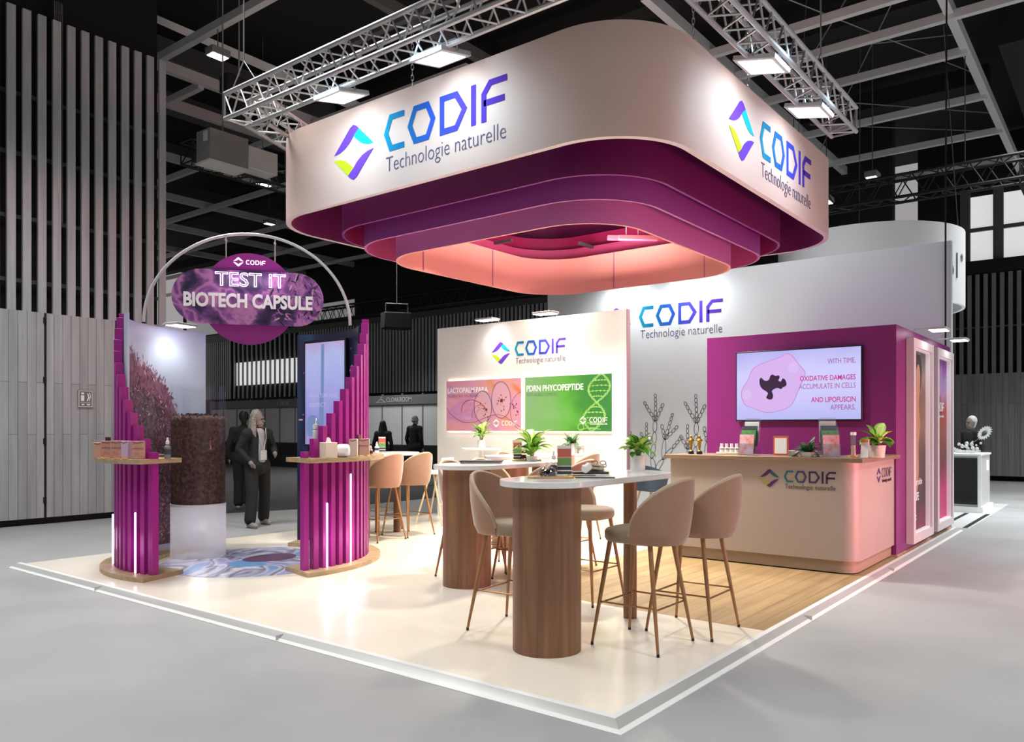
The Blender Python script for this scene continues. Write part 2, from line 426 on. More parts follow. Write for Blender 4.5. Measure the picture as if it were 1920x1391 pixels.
# back wall with slats and lit windows
m = MB(); m.b2(19.2, 19.5, 3, 38, -0.04, 9.6)
wb = tag(m.build('wall_back', M_void), kind='structure')
m = MB(); y = 3.1
while y < 38: m.b2(19.0, 19.05, y, y + 0.095, 2.85, 5.75); y += 0.37 if 27.7 < y < 32.9 else 0.185
m.build('slats', M_slat, wb)
MB().b2(18.95, 19.15, 3, 38, 5.75, 6.1).build('header', M_beam_dim, wb)
for i, (y0, y1, z0, z1, mm) in enumerate(((27.8, 32.9, 3.5, 4.62, M_win), (33.5, 37.5, 6.2, 7.6, M_win_dim), (24.2, 27.2, 6.15, 6.9, M_win_dim), (29.0, 30.6, 6.2, 7.4, M_win_dim))):
    tag(MB().b2(19.12, 19.18, y0, y1, z0, z1).build('window_%d' % (i + 1), mm), kind='structure')
# right wall
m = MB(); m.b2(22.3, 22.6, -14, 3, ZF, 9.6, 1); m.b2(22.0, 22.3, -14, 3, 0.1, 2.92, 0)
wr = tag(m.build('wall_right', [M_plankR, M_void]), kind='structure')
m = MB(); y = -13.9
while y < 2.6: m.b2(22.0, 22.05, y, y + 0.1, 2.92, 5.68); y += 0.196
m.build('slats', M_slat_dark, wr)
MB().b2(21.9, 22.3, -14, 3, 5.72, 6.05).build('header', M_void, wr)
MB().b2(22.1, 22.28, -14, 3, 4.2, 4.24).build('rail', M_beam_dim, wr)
tag(MB().b2(22.22, 22.28, -14, 1.75, 6.05, 7.9).build('window_5', M_win), kind='structure')
m = MB()
for y in (-1.9, 0.95, 1.75): m.b2(22.05, 22.2, y - 0.12, y + 0.12, 6.05, 8.0)
m.b2(22.1, 22.2, -14, 1.75, 6.9, 7.0)
m.build('window_mullion', M_beam_dim, wr)
# ceiling with its steel grid
ce = tag(MB().b2(-14, 24, -14, 38, 9.7, 9.9).build('ceiling', M_ceil), kind='structure')
for y, x0, x1, mm in ((12.75, 3.4, 24, 0), (14.33, 3.4, 24, 0), (17.6, 2, 24, 0), (20.97, 2, 24, 0), (24.3, 2, 24, 0), (27.6, 2, 24, 0), (0.43, 6.5, 22, 0), (7.7, 4, 22, 1), (4.2, 8, 22, 0), (-3.4, 4, 22, 1)):
    MB().b2(x0, x1, y - 0.07, y + 0.07, 8.3, 8.5).build('ceiling_beam', (M_beam, M_beam_dim)[mm], ce)
for x, y0, y1, mm in ((4.22, 8.2, 38, 0), (5.34, 12.75, 38, 0), (8.04, 8, 38, 0), (10.4, 0.4, 38, 0), (11.58, -3.4, 8, 0), (13.12, 0.4, 38, 0), (15.6, 0.4, 38, 0), (18.02, 0.4, 38, 0), (20.42, 0.4, 38, 0), (2.0, 11.8, 38, 0), (1.0, -6, 11, 1), (6.0, -2, 9, 1)):
    MB().b2(x - 0.06, x + 0.06, y0, y1, 8.22, 8.36).build('ceiling_beam', (M_beam, M_beam_dim)[mm], ce)
for y in (13.6, 16.0, 19.2, 22.5): MB().b2(3.0, 22, y - 0.2, y + 0.2, 8.9, 9.3).build('air_duct', M_beam_dim, ce)
for x in (9.5, 12.4, 16.8): MB().b2(x - 0.22, x + 0.22, 0.5, 36, 8.95, 9.35).build('air_duct', M_ceil, ce)
m = MB(); m.b2(13.9, 24, -2.9, 0.0, 8.55, 9.5); m.build('bulkhead', M_ceil, ce)
m = MB()
for k in range(9): m.tube([(-1.0 + 0.05 * k, 11.9, 8.9 - k * 0.0), (12, 12.1 + k * 0.07, 8.9)], 0.018, 5)
m.build('cable_tray', M_beam, ce)
# cross bracing wires under the roof on the right
m = MB()
for a, b in (((8.5, 2.6, 8.2), (16, 0.6, 8.9)), ((11, 3, 8.2), (14.5, 0.6, 9.2)), ((13, 3.6, 8.2), (18.5, 0.7, 8.9)), ((9.0, 0.8, 8.6), (14.0, 4.0, 8.6)), ((15, 3.8, 8.3), (20, 0.7, 8.9)), ((10.2, 0.6, 8.9), (17, 4.2, 8.3))):
    m.tube([a, b], 0.012, 4)
m.build('bracing_wire', M_grey, ce)

def truss(name, a, b, w, mtl, label, group=None, r=0.024, n=None, cat='truss'):
    """box truss from a to b (Empty at a): four chords and lattice"""
    a = Vector(a); b = Vector(b); d = b - a; L = d.length; u = d.normalized()
    side = Vector((-u.y, u.x, 0)).normalized(); up = Vector((0, 0, 1))
    t = empty(name, a, 0, label, cat, group)
    C4 = [side * sx * w / 2 + up * sz * w / 2 for sx, sz in ((-1, -1), (1, -1), (1, 1), (-1, 1))]
    for c in C4: MB().tube([c, c + d], r, 8).build('chord', mtl, t)
    m = MB(); n = n or max(3, int(L / (w * 1.05)))
    for k in range(n):
        p = u * (L * k / n); q = u * (L * (k + 1) / n); h = u * (L * (k + 0.5) / n)
        for i in range(4):
            c0, c1 = C4[i], C4[(i + 1) % 4]
            m.tube([p + c0, h + c1], r * 0.42, 5, caps=False); m.tube([h + c1, q + c0], r * 0.42, 5, caps=False)
    for i in range(4):
        for e in (0, L): m.tube([u * e + C4[i], u * e + C4[(i + 1) % 4]], r * 0.5, 5)
    m.build('lattice', mtl, t)
    if mtl is M_darktruss:
        for f_ in (.2, .8): MB().tube([d * f_ + Vector((0, 0, w / 2)), d * f_ + Vector((0, 0, (9.69 if a.x > 17 else 8.26) - a.z))], .01, 5).build('suspension_wire', M_beam_dim, t)
    return t
truss('box_truss', (1.62, 5.75, 4.90), (1.62, -0.6, 4.90), 0.27, M_alu, 'long aluminium truss hanging before the left face of the canopy', 'trusses around the canopy')
truss('box_truss', (0.2, 0.62, 4.92), (6.15, 0.62, 4.92), 0.27, M_alu, 'long aluminium truss hanging before the right face of the canopy', 'trusses around the canopy')
truss('box_truss', (1.80, 5.62, 4.90), (3.6, 6.3, 4.90), 0.27, M_alu, 'aluminium truss behind the left end of the canopy', 'trusses around the canopy')
truss('box_truss', (17.2, 8.0, 5.95), (17.2, 31.0, 5.95), 0.5, M_darktruss, 'black truss running along the far slatted wall', None, 0.035)
truss('box_truss', (13.2, 4.6, 6.0), (13.2, -0.6, 6.0), 0.42, M_darktruss, 'black truss above the white round banner on the right', None, 0.03)
truss('box_truss', (13.4, -0.6, 6.0), (19.0, -0.6, 6.0), 0.42, M_darktruss, 'black truss running back before the bright high windows', None, 0.03)
truss('box_truss', (4.6, 12.0, 6.6), (15.6, 12.0, 6.6), 0.4, M_darktruss, 'black truss high behind the sign arch', None, 0.03)
def chain(p, q, label, n=None, parent=None):
    p = Vector(p); q = Vector(q); m = MB(); L = (q - p).length; k = n or int(L / 0.05); u = (q - p).normalized()
    s = u.orthogonal().normalized(); s2 = u.cross(s)
    for i in range(k):
        c = u * (L * (i + 0.5) / k); e = s if i % 2 else s2; h = L / k * 0.62
        m.tube([c + u * h * math.sin(t) + e * 0.012 * math.cos(t) for t in [2 * math.pi * j / 8 for j in range(8)]], 0.0042, 4, closed=True)
    o = m.build('chain', M_alu, None, p); return tag(o, label, 'chain')
chain((2.17, 3.58, 5.30), (2.17, 3.58, 4.78), 'chain holding the canopy between its two left floodlights')
chain((3.05, 1.02, 5.30), (3.05, 1.02, 4.78), 'chain above the rounded front corner of the canopy')
chain((4.30, 1.02, 5.50), (4.30, 1.02, 4.78), 'chain above the logo on the right face of the canopy')
# wires from roof to the trusses
for i, (x, y, lab) in enumerate(((1.62, 5.6, 'steel wire holding the left truss near its far end'), (1.62, 2.6, 'steel wire holding the left truss near the canopy top'), (5.3, 0.62, 'steel wire holding the right truss near its far end'))):
    m = MB(); m.tube([(0, 0, 0), (0, 0, 8.3 - 5.4)], 0.008, 5); m.tube([(0, 0, 0), (0.3 if i == 2 else 0, 0 if i == 2 else 0.3, -0.36)], 0.007, 5); m.tube([(0, 0, 0), (-0.3 if i == 2 else 0, 0 if i == 2 else -0.3, -0.36)], 0.007, 5)
    tag(m.build('rigging_wire', M_grey, None, (x, y, 5.4)), lab, 'wire')

def floodlight(loc, out, label, size=0.40, watt=60, group='floodlights over the canopy'):
    """flat LED panel facing down, out = horizontal direction of the canopy face it washes"""
    o_ = Vector((out[0], out[1], 0)); e = empty('floodlight', loc, 0, label, 'floodlight', group)
    d = Vector((out[0] * .22, out[1] * .22, -1)).normalized()
    T = PM((0, 0, 0), (-o_.y, o_.x, 0), d.cross(Vector((-o_.y, o_.x, 0))))
    s = size / 2
    m = MB(); m.M = T; m.prism([(-s, -s), (s, -s), (s, s), (-s, s)], -.045, 0); m.build('housing', M_lgrey, e, bevel=0.006)
    m = MB(); m.M = T; m.prism([(-s * .8, -s * .8), (s * .8, -s * .8), (s * .8, s * .8), (-s * .8, s * .8)], 0, .004); m.build('lens', M_lamp_soft, e)
    m = MB(); m.M = T
    m.tube([(-s - .012, 0, -.02), (-s - .012, 0, -.12), (s + .012, 0, -.12), (s + .012, 0, -.02)], 0.009, 6); m.build('bracket', M_grey, e)
    spot_light('floodlight_beam', Vector(loc) + d * .03 - o_ * .34, Vector(loc) + Vector((out[0] * .45, out[1] * .45, -.72)), watt, 132, 1.0, 0.25, (.62, .85, 1))
    return e
floodlight((1.87, 4.28, 4.74), (1, 0), 'square floodlight over the left end of the left canopy logo', watt=92)
floodlight((1.87, 2.92, 4.74), (1, 0), 'square floodlight over the letters of the left canopy logo', watt=92)
floodlight((3.80, 0.70, 4.74), (0, 1), 'square floodlight over the emblem on the right canopy face', watt=92)
floodlight((5.15, 0.70, 4.74), (0, 1), 'square floodlight over the letters on the right canopy face', watt=92)

# chain hoists, lamps and a loudspeaker under the roof
def hall_lamp(loc, label, w=0.34, emit=None):
    e = empty('hall_lamp', loc, 0, label, 'lamp', 'lamps under the hall roof')
    MB().box((0, 0, 0.06), (w, w * .7, 0.12)).build('housing', M_grey, e, bevel=0.01)
    MB().box((0, 0, -0.005), (w * .85, w * .55, 0.012)).build('lens', emit or M_lamp_soft, e)
    MB().tube([(0, 0, 0.1), (0, 0, 9.66 - loc[2])], 0.009, 6).build('hanger', M_beam_dim, e)
for loc, lab in (((6.6, 12.5, 6.55), 'lamp under the roof just left of the canopy rim'), ((4.2, 10.3, 7.75), 'lamp beside the end of the left truss'), ((8.6, 16.9, 8.3), 'small lamp in the dark roof right of the slatted wall'),
                 ((14.2, 3.2, 6.25), 'lamp right of the canopy edge above the white round banner'), ((13.9, 2.2, 6.5), 'second lamp right of the canopy edge, the higher one'), ((18.6, -0.9, 7.5), 'bright lamp before the high right windows, the upper one'), ((18.2, -1.4, 6.6), 'bright lamp before the high right windows, the lower one'),
                 ((12, 20, 8.0), 'far roof lamp left of the sign arch'), ((14.5, 17.8, 7.6), 'far roof lamp behind the sign arch')):
    hall_lamp(loc, lab)
e = empty('hoist_box', (3.95, 9.75, 5.70), 0, 'grey control box hanging by the left end of the trusses', 'hoist box')
MB().b2(-0.35, 0.35, -0.2, 0.2, 0, 0.5).build('case', M_grey, e, bevel=0.01); MB().b2(-0.36, -0.352, -0.14, -0.02, 0.3, 0.46).build('label_plate', M_lgrey, e)
MB().b2(0.37, 0.95, -0.16, 0.16, 0.05, 0.42).build('side_case', M_beam, e, bevel=0.01); MB().b2(-0.36, 0.36, -0.21, 0.21, -0.03, 0.0).build('tray', M_lgrey, e)
m = MB(); m.tube([(0, 0, 0.5), (0, 0, 3.9)], 0.012, 6); m.build('hanger', M_grey, e)
e = empty('chain_hoist', (4.35, 9.9, 7.0), 0, 'black chain hoist hanging from the roof above the left truss', 'hoist')
MB().b2(-0.3, 0.3, -0.12, 0.12, 0, 0.3).build('motor', M_black, e, bevel=0.02); MB().lathe([(0.09, -0.35), (0.13, -0.3), (0.13, 0)], seg=12).build('chain_bag', M_black, e)
m = MB(); m.tube([(0, 0, 0.3), (0, 0, 2.6)], 0.014, 6); m.build('hanger', M_grey, e)
e = empty('loudspeaker', (14.2, 16.4, 4.55), R(-35), 'black loudspeaker hanging before the far slatted wall', 'speaker')
m = MB(); m.prism([(-.42, -.25), (.42, -.25), (.5, .12), (.3, .3), (-.3, .3), (-.5, .12)], 0, 0.5); m.build('cabinet', M_black, e, bevel=0.02)
m = MB(); m.tube([(-.35, 0, .5), (-.35, 0, .8), (.35, 0, .8), (.35, 0, .5)], 0.02, 6); m.tube([(0, 0, .8), (0, 0, 5.145)], 0.015, 6); m.build('yoke', M_beam_dim, e)

# cloakroom made of shell scheme panels along the back
e = empty('cloakroom_stand', (16, 10, ZF), 0, 'long grey cloakroom stand of shell scheme panels at the back', 'stand')
m = MB()
for k in range(20): m.b2(-0.02, 0.02, 0.03 + k, 0.97 + k, 0.0, 2.25)
m.build('panels', M_shell, e)
for k in range(21): MB().b2(-0.035, 0.03, k - 0.025, k + 0.025, 0, 2.65).build('post', M_grey, e)
fa = MB().b2(-0.06, -0.03, 0, 20, 2.27, 2.6).build('fascia', M_fascia, e)
m = MB(); T = PM((-0.062, 8.75, 2.36), (0, -1, 0)); text(m, 'CLOAKROOM', T, 0, 0, 1.25, 0.17, bold=0.01, thick=0.004)
m.M = T; m.stroke([(-.5, 0), (-.28, .12), (-.06, 0)], .03, True, 0, .004); m.stroke([(-.28, .12), (-.28, .17), (-.22, .19)], .025, False, 0, .004)
m.build('lettering', M_lgrey, fa)
m = MB(); text(m, '1 SIDE', PM((-0.062, 15.1, 2.36), (0, -1, 0)), 0, 0, 0.75, 0.16, thick=0.004); m.build('lettering', M_lgrey, fa)
e = tag(MB().b2(14.6, 15.3, 10.4, 30, ZF, 0.86).build('cloakroom_counter', M_black), 'long black counter before the cloakroom panels', 'counter')
# the neighbouring stand on the right
e = empty('round_banner', (12.04, 1.83, 3.5), 0, 'large white cylindrical banner hanging behind the tall white wall', 'banner')
m = MB()
for r0, mi in ((1.55, 0),):
    n = 48; a = []; b = []; c = []; d = []
    for i in range(n):
        t = 2 * math.pi * i / n; x, y = math.cos(t), math.sin(t)
        a.append(m.v((r0 * x, r0 * y, 0))); b.append(m.v((r0 * x, r0 * y, 1.3))); c.append(m.v(((r0 - .05) * x, (r0 - .05) * y, 0))); d.append(m.v(((r0 - .05) * x, (r0 - .05) * y, 1.3)))
    for i in range(n):
        j = (i + 1) % n
        m.face((a[i], a[j], b[j], b[i])); m.face((d[i], d[j], c[j], c[i])); m.face((c[i], c[j], a[j], a[i])); m.face((b[i], b[j], d[j], d[i]))
m.build('drum', M_white, e, recalc=False)
for t_ in (20, 140, 260): MB().tube([(1.52 * math.cos(R(t_)), 1.52 * math.sin(R(t_)), 1.28), (1.2 * math.cos(R(t_)), 1.2 * math.sin(R(t_)), 6.15)], .008, 5).build('suspension_wire', M_beam_dim, e)
m = MB()
me, xa, xb, ya, yb = text_mesh('ol')
for ch, ang, hh, zz in (('o', 246, 0.22, 0.42), ('l', 257, 0.42, 0.42), ('®', 263, 0.13, 0.72)):
    t = R(ang); p = (1.553 * math.cos(t), 1.553 * math.sin(t), zz); T = PM(p, (-math.sin(t), math.cos(t), 0))
    text(m, ch, T, -0.07, 0, {'o': 0.2, 'l': 0.04, '®': 0.13}[ch], hh, thick=0.004)
m.build('lettering', M_beam_dim, e)
e = empty('display_counter', (12.25, 0.06, ZF), 0, 'black and white display counter of the neighbouring stand', 'counter')
MB().b2(0.02, 1.2, 0.02, 1.7, 0.1, 0.98).build('body', M_lgrey, e)
MB().b2(0.0, 0.02, 0.06, 1.7, 0.14, 0.94).build('front_panel', mat('glossy black', '#101010', 0.15), e)
MB().b2(-0.02, 1.22, 0.0, 1.72, 0.98, 1.01).build('worktop', M_white, e)
MB().b2(-0.01, 0.02, 0.0, 0.05, 0.1, 0.98).build('corner_trim', M_white, e)
MB().b2(-0.03, 1.24, -0.03, 1.72, 0.0, 0.1).build('plinth', M_white, e)
m = MB(); m.b2(0.85, 0.92, 0.005, 0.021, 0.7, 0.88); m.build('handle', M_lamp_soft, e)  # handle drawn bright with the glowing lamp material, though it is no lamp
tag(MB().b2(9.75, 14.4, -0.12, 2.2, ZF, ZF + 0.004).build('striped_platform', [M_lgrey]), 'pale low floor platform under the black display counter', 'platform')
m = MB()
for y in (-0.06, 0.25, 0.56): m.b2(9.8, 12.1, y - 0.03, y + 0.03, ZF + 0.004, ZF + 0.008)
tag(m.build('floor_stripes', M_black), 'black stripes on the low platform by the display counter', 'stripes')
tag(MB().b2(17.0, 17.3, 1.95, 4.5, ZF, 4.4).build('partition_panel', M_black), 'tall black partition behind the display counter', 'partition')
M_petal = mat('pale petal', '#c9c9c9', 0.6); M_stem = mat('grey stem', '#5d5d5d', 0.6)
e = empty('daisy_arrangement', (12.75, 0.32, 0.97), 0, 'big daisy leaning out of small pale flowers on the black counter', 'flowers')
m = MB(); m.M = Matrix.Translation((0.0, -0.25, 0.36)) @ Matrix.Rotation(R(-35), 4, 'Z') @ Matrix.Rotation(R(-62), 4, 'Y')
for k in range(18):
    t = 2 * math.pi * k / 18; c, s_ = math.cos(t), math.sin(t)
    m.poly([(c * .05 + s_ * .012, s_ * .05 - c * .012, 0), (c * .11 + s_ * .02, s_ * .11 - c * .02, .008), (c * .15, s_ * .15, 0), (c * .11 - s_ * .02, s_ * .11 + c * .02, .008), (c * .05 - s_ * .012, s_ * .05 + c * .012, 0)])
m.build('petals', M_petal, e)
m = MB(); m.M = Matrix.Translation((0.0, -0.25, 0.36)) @ Matrix.Rotation(R(-35), 4, 'Z') @ Matrix.Rotation(R(-62), 4, 'Y'); m.sphere((0, 0, 0.0), 0.055, sc=(1, 1, .5)); m.build('flower_centre', M_beam_dim, e)
m = MB(); m.tube([(0, -0.25, 0.35), (0, -.15, .25), (0, 0.05, 0.1)], 0.008, 6); m.build('stem', M_stem, e)
m = MB()
for k in range(26): m.sphere((random.uniform(-.1, .1), random.uniform(-.2, .3), random.uniform(.03, .2)), random.uniform(.018, .035), 7, 5)
m.build('small_flowers', M_petal, e)
MB().b2(-0.07, 0.07, -.1, .2, 0, .05).build('dish', M_white, e)
e = empty('sign_holder', (12.55, 0.95, 0.97), 0, 'small pale card on a stand beside the daisy', 'card holder')
MB().box((0, 0, .26), (0.01, .12, .22), ry=0.1).build('card', M_lgrey, e); MB().tube([(0, 0, .15), (0, 0, .01)], 0.006, 6).build('stem', M_grey, e); MB().lathe([(.05, 0), (.05, .012)], seg=14).build('base', M_grey, e)
e = empty('display_rail', (12.5, 1.32, 0.97), 0, 'thin white T shaped display rail on the black counter', 'display stand')
MB().tube([(0, 0, .0), (0, 0, .44)], 0.008, 6).build('upright', M_white, e); MB().tube([(0, -.22, .44), (0, .25, .44)], 0.008, 6).build('crossbar', M_white, e)
# ================================================================ the stand: floor and walls
M_floor = noise_mat('white vinyl floor', [(0.35, '#ebe2d0'), (0.65, '#f1e9da')], 1.2, 3, 0.2, 'Object')
M_woodfloor = wood('light oak floor', '#9c8059', '#b79a6f', 0.4, 'X', 2.2, 0.05, planks=0.14, c3='#bfb5a6', plank_len=1.3)
M_edge = mat('white floor edging', '#e4e5e3', 0.4); M_edge_grey = mat('brushed grey edging', '#b9bab6', 0.35, metal=0.25)
M_panelwhite = mat('white panel', '#e9e6e1', 0.5); M_wallwhite = mat('white fabric wall', '#dfe7ea', 0.65)
M_mauve = mat('mauve panel edge', '#8d7480', 0.6)
M_mag = mat('magenta lacquer', '#7d1a6c', 0.42); M_mag2 = mat('magenta red lacquer', '#991a6d', 0.42)
M_oak = wood('pale oak board', '#a08766', '#c2aa86', 0.45, 'X', 2.5, 0.15)
M_ink = mat('black line drawing', '#20202c', 0.6)
W_, D_ = 9.45, 7.15
tag(MB().prism([(0, 0), (2.1, 0), (2.1, 1.3)] + [(2.1 + 1.2 - 1.2 * math.cos(t), 1.3 + 1.2 * math.sin(t)) for t in [R(k * 9) for k in range(1, 10)]] + [(3.3, 2.5), (W_, 2.5), (W_, D_), (0, D_)], ZF, 0.0).build('floor_white', M_floor), kind='structure')
tag(MB().prism([(2.1, 0), (W_, 0), (W_, 2.5), (3.3, 2.5)] + [(2.1 + 1.2 - 1.2 * math.cos(t), 1.3 + 1.2 * math.sin(t)) for t in [R(k * 9) for k in range(9, 0, -1)]] + [(2.1, 1.3)], ZF, 0.0).build('floor_wood', M_woodfloor), kind='structure')
def edging(n, L, T):
    m = MB(); m.M = T
    P = [(0.03, 0.0), (0.03, 0.004), (-0.012, 0.004), (-0.062, -0.024), (-0.088, -0.036), (-0.088, ZF), (-0.0, ZF)]
    mi = [0, 0, 1, 0, 0, 0, 0]
    a = [m.v((p[0], p[0], p[1])) for i, p in enumerate(P)]; b = [m.v((p[0], L, p[1])) for p in P]
    for i in range(6): m.face((a[i], b[i], b[i + 1], a[i + 1]), mi[i])
    m.face(a[::-1]); m.face(b)
    o = tag(m.build('trim_%d' % n, [M_edge, M_edge_grey]), kind='structure')
    return o
edging(1, D_ + 0.08, I4.copy())
Tm = Matrix.Identity(4); Tm[0][0] = 0; Tm[0][1] = 1; Tm[1][0] = 1; Tm[1][1] = 0
edging(2, W_, Tm)
m = MB()
for y in (2.62, 5.3): m.box((-0.05, y, -0.016), (0.075, 0.004, 0.03), ry=0)
for x in (2.75, 5.35): m.box((x, -0.05, -0.016), (0.004, 0.075, 0.03))
tag(m.build('trim_3', M_lgrey), kind='structure')

def arm_light(loc, out, label, w=0.34, target=None, watt=30, group='arm lights over the panels', color=(1, .97, .92), on=True):
    """flat LED flood on a short arm; out = horizontal direction it sticks out"""
    o = Vector((out[0], out[1], 0)).normalized(); rz = math.atan2(o.y, o.x)
    e = empty('arm_light', loc, rz, label, 'arm light', group)
    MB().box((0.24, 0, 0.012), (0.20, w, 0.028)).build('head', M_lgrey, e, bevel=0.006)
    MB().box((0.24, 0, -0.004), (0.17, w * .9, 0.006)).build('lens', M_lamp, e)
    m = MB(); m.tube([(-0.03, 0, -.03), (-0.03, 0, .03), (0.15, 0, .03)], 0.011, 6); m.build('arm', M_lgrey, e)
    p = Vector(loc) + o * 0.24 - Vector((0, 0, .02))
    spot_light('arm_light_beam', p, target or (p - o * 0.22 - Vector((0, 0, .6))), watt, 120, 1.0, 0.1, color)
    return e

# panel with the two glowing posters
pw = empty('display_wall', (6.0, 3.38, 0), 0, 'white display wall with the logo above two glowing posters', 'display wall')
MB().b2(0, 0.075, 0.0, 3.49, 0, 3.02).build('panel', M_panelwhite, pw)
MB().b2(-0.001, 0.078, -0.012, 0.0, 0, 3.022).build('edge_strip', M_mauve, pw)
logo(pw, PM((-0.001, 1.90, 2.49), (0, -1, 0)), 0.215, M_rampL)
arm_light((6.0, 5.62, 3.03), (-1, 0), 'arm light on the display wall above the logo emblem', watt=26)
arm_light((6.0, 4.55, 3.03), (-1, 0), 'arm light on the display wall above the logo letters', watt=26)

M_pink_art = noise_mat('pink and coral watercolour print', [(0.25, '#d2604a'), (0.40, '#d79583'), (0.52, '#cf93ac'), (0.66, '#c083b0'), (0.82, '#d6afc6')], 2.0, 3, 0.4, 'Generated', 0.1, 0.8)
M_green_art = ramp_mat('green print', [(0.0, '#2f6f33'), (0.3, '#35782e'), (0.5, '#55993a'), (0.8, '#74a565'), (1.0, '#7ba673')], axis=1, rough=0.4, emit=0.1, noise=0.5, nscale=2.4)
M_halo = mat('warm white edge light', '#fff6e0', 0.5, emit=9)
M_circle = mat('violet grey outline', '#7b5a72', 0.5); M_brown = mat('dark cell red', '#7a3030', 0.5); M_coral_line = mat('coral red line', '#c4513f', 0.5)
M_dna = mat('pale green line', '#a9d87a', 0.5); M_subtitle = mat('dim mauve print', '#a0697e', 0.5); M_subtitle_g = mat('dim green print', '#5d8a5a', 0.5)
M_cellfill = mat('pale pink cell', '#cf9fae', 0.4, emit=0.08)
def poster(y1, y0, label, art, name='light_poster'):
    e = empty(name, (5.985, y1, 1.37), 0, label, 'poster', 'glowing posters on the display wall')
    w = y1 - y0; h = 0.79
    MB().b2(-0.03, -0.012, -w, 0, 0, h).build('print', art, e)
    m = MB()
    for a in ((-.008, .012, -w + .02, -.02, h - .03, h - .012), (-.008, .012, -w + .02, -.02, .012, .03), (-.008, .012, -.03, -.012, .012, h - .012), (-.008, .012, -w + .012, -w + .03, .012, h - .012)): m.b2(*a)
    m.build('edge_light', M_halo, e)
    return e, w, h, PM((-0.0305, 0, 0), (0, -1, 0))
def ell(cx, cy, rx, ry, n=28, a=0.0, t0=0, t1=360):
    return [(cx + rx * math.cos(t) * math.cos(a) - ry * math.sin(t) * math.sin(a), cy + rx * math.cos(t) * math.sin(a) + ry * math.sin(t) * math.cos(a)) for t in [R(t0 + (t1 - t0) * k / n) for k in range(n if t1 - t0 == 360 else n + 1)]]
e, w, h, T = poster(6.63, 5.135, 'glowing pink and coral poster reading lactopalm para', M_pink_art)
m = MB(); m.M = T
for c in ((.76, .37, .175, .245, .06), (1.12, .47, .185, .275, .05)): m.prism(ell(c[0], c[1], c[2], c[3], 28, c[4]), 0, .001)
m.build('cell_fill', M_cellfill, e)
m = MB(); m.M = T
for c in ((.76, .37, .175, .245, .06), (1.12, .47, .185, .275, .05)): m.stroke(ell(c[0], c[1], c[2], c[3], 32, c[4]), .011, True, 0, .002)
m.stroke(ell(1.52, .3, .22, .28, 20, 0, 95, 250), .006, False, 0, .002); m.build('cell_outline', M_circle, e)
m = MB(); m.M = T
for k in range(40):
    cx, cy = random.choice(((.78, .40), (1.1, .45), (1.12, .40), (.8, .30), (1.38, .32)))
    x, y = cx + random.gauss(0, .045), cy + random.gauss(0, .085); r_ = random.uniform(.004, .014)
    m.prism(ell(x, y, r_, r_, 7), 0, .003)
m.prism(ell(1.13, .46, .03, .03, 9), 0, .003); m.prism(ell(.83, .33, .022, .02, 8), 0, .003)
tag(m.build('cell_dots', M_brown, e), kind='stuff')
m = MB(); m.M = T
m.stroke([(.0, .37), (.08, .28), (.2, .20), (.34, .14), (.55, .13), (.7, .17), (.9, .235), (1.05, .255), (1.2, .22), (1.3, .16), (1.42, .1), (1.49, .05)], .009, False, 0, .002)
m.stroke([(.32, .3), (.34, .4), (.42, .47), (.55, .485), (.7, .44), (.8, .37)], .012, False, 0, .002); m.stroke(ell(.7, .23, .16, .17, 14, 0, 20, 190), .007, False, 0, .002)
m.stroke(ell(.74, .24, .11, .11, 14, 0, 20, 190), .005, False, 0, .002); m.build('strands', M_coral_line, e)
m = MB(); text(m, 'LACTOPALM PARA', T, .03, .595, .83, .085, bold=.02); m.build('title', M_white_print, e)
m = MB(); text(m, 'PIGMENTARY DISORDERS', T, .03, .525, .64, .048); m.build('subtitle', M_subtitle, e)
lg = MB(); emblem(lg, T, .955, .12, .135); codif(lg, T, 1.13, .085, .07); lg.build('logo', [M_white_print] * 3, e)
e, w, h, T = poster(5.06, 3.585, 'glowing green poster reading pdrn phycopeptide', M_green_art)
m = MB(); m.M = T
for ph in (0, math.pi):
    P = []
    for k in range(44):
        u = k / 43; x = 1.22 + .17 * math.sin(ph + u * 6.2) + .16 * (u - .4); y = .0 + .79 * u; P.append((x, y))
        if k % 1 == 0: m.stroke(ell(x, y, .014 + .006 * math.sin(k * 2.1), .014, 8), .004, True, 0, .002)
    m.stroke(P, .004, False, 0, .002)
for k in range(2, 42, 4):
    u = k / 43; y = .79 * u; a = 1.22 + .17 * math.sin(u * 6.2) + .16 * (u - .4); b = 1.22 + .17 * math.sin(math.pi + u * 6.2) + .16 * (u - .4)
    if abs(a - b) > .08:
        m.stroke([(a, y), ((a + b) / 2, y + .012), (b, y)], .005, False, 0, .002)
        for q in range(1, 5): m.stroke(ell(a + (b - a) * q / 5, y + .008, .009, .009, 6), .004, True, 0, .002)
m.stroke(ell(.98, .06, .05, .05, 10), .006, True, 0, .002); m.stroke([(.95, .02), (1.1, .05), (1.3, .03)], .006, False, 0, .002)
m.build('dna_helix', M_dna, e)
m = MB(); text(m, 'PDRN PHYCOPEPTIDE', T, .03, .58, .99, .09, bold=.02); m.build('title', M_white_print, e)
m = MB(); text(m, 'ANTI-AGING COMPLEX', T, .03, .51, .55, .045); m.build('subtitle', M_subtitle_g, e)
lg = MB(); emblem(lg, T, .955, .155, .12); codif(lg, T, 1.12, .125, .068); text(lg, 'Technologie naturelle', T, 1.12, .085, .29, .03); lg.build('logo', [M_white_print] * 3, e)

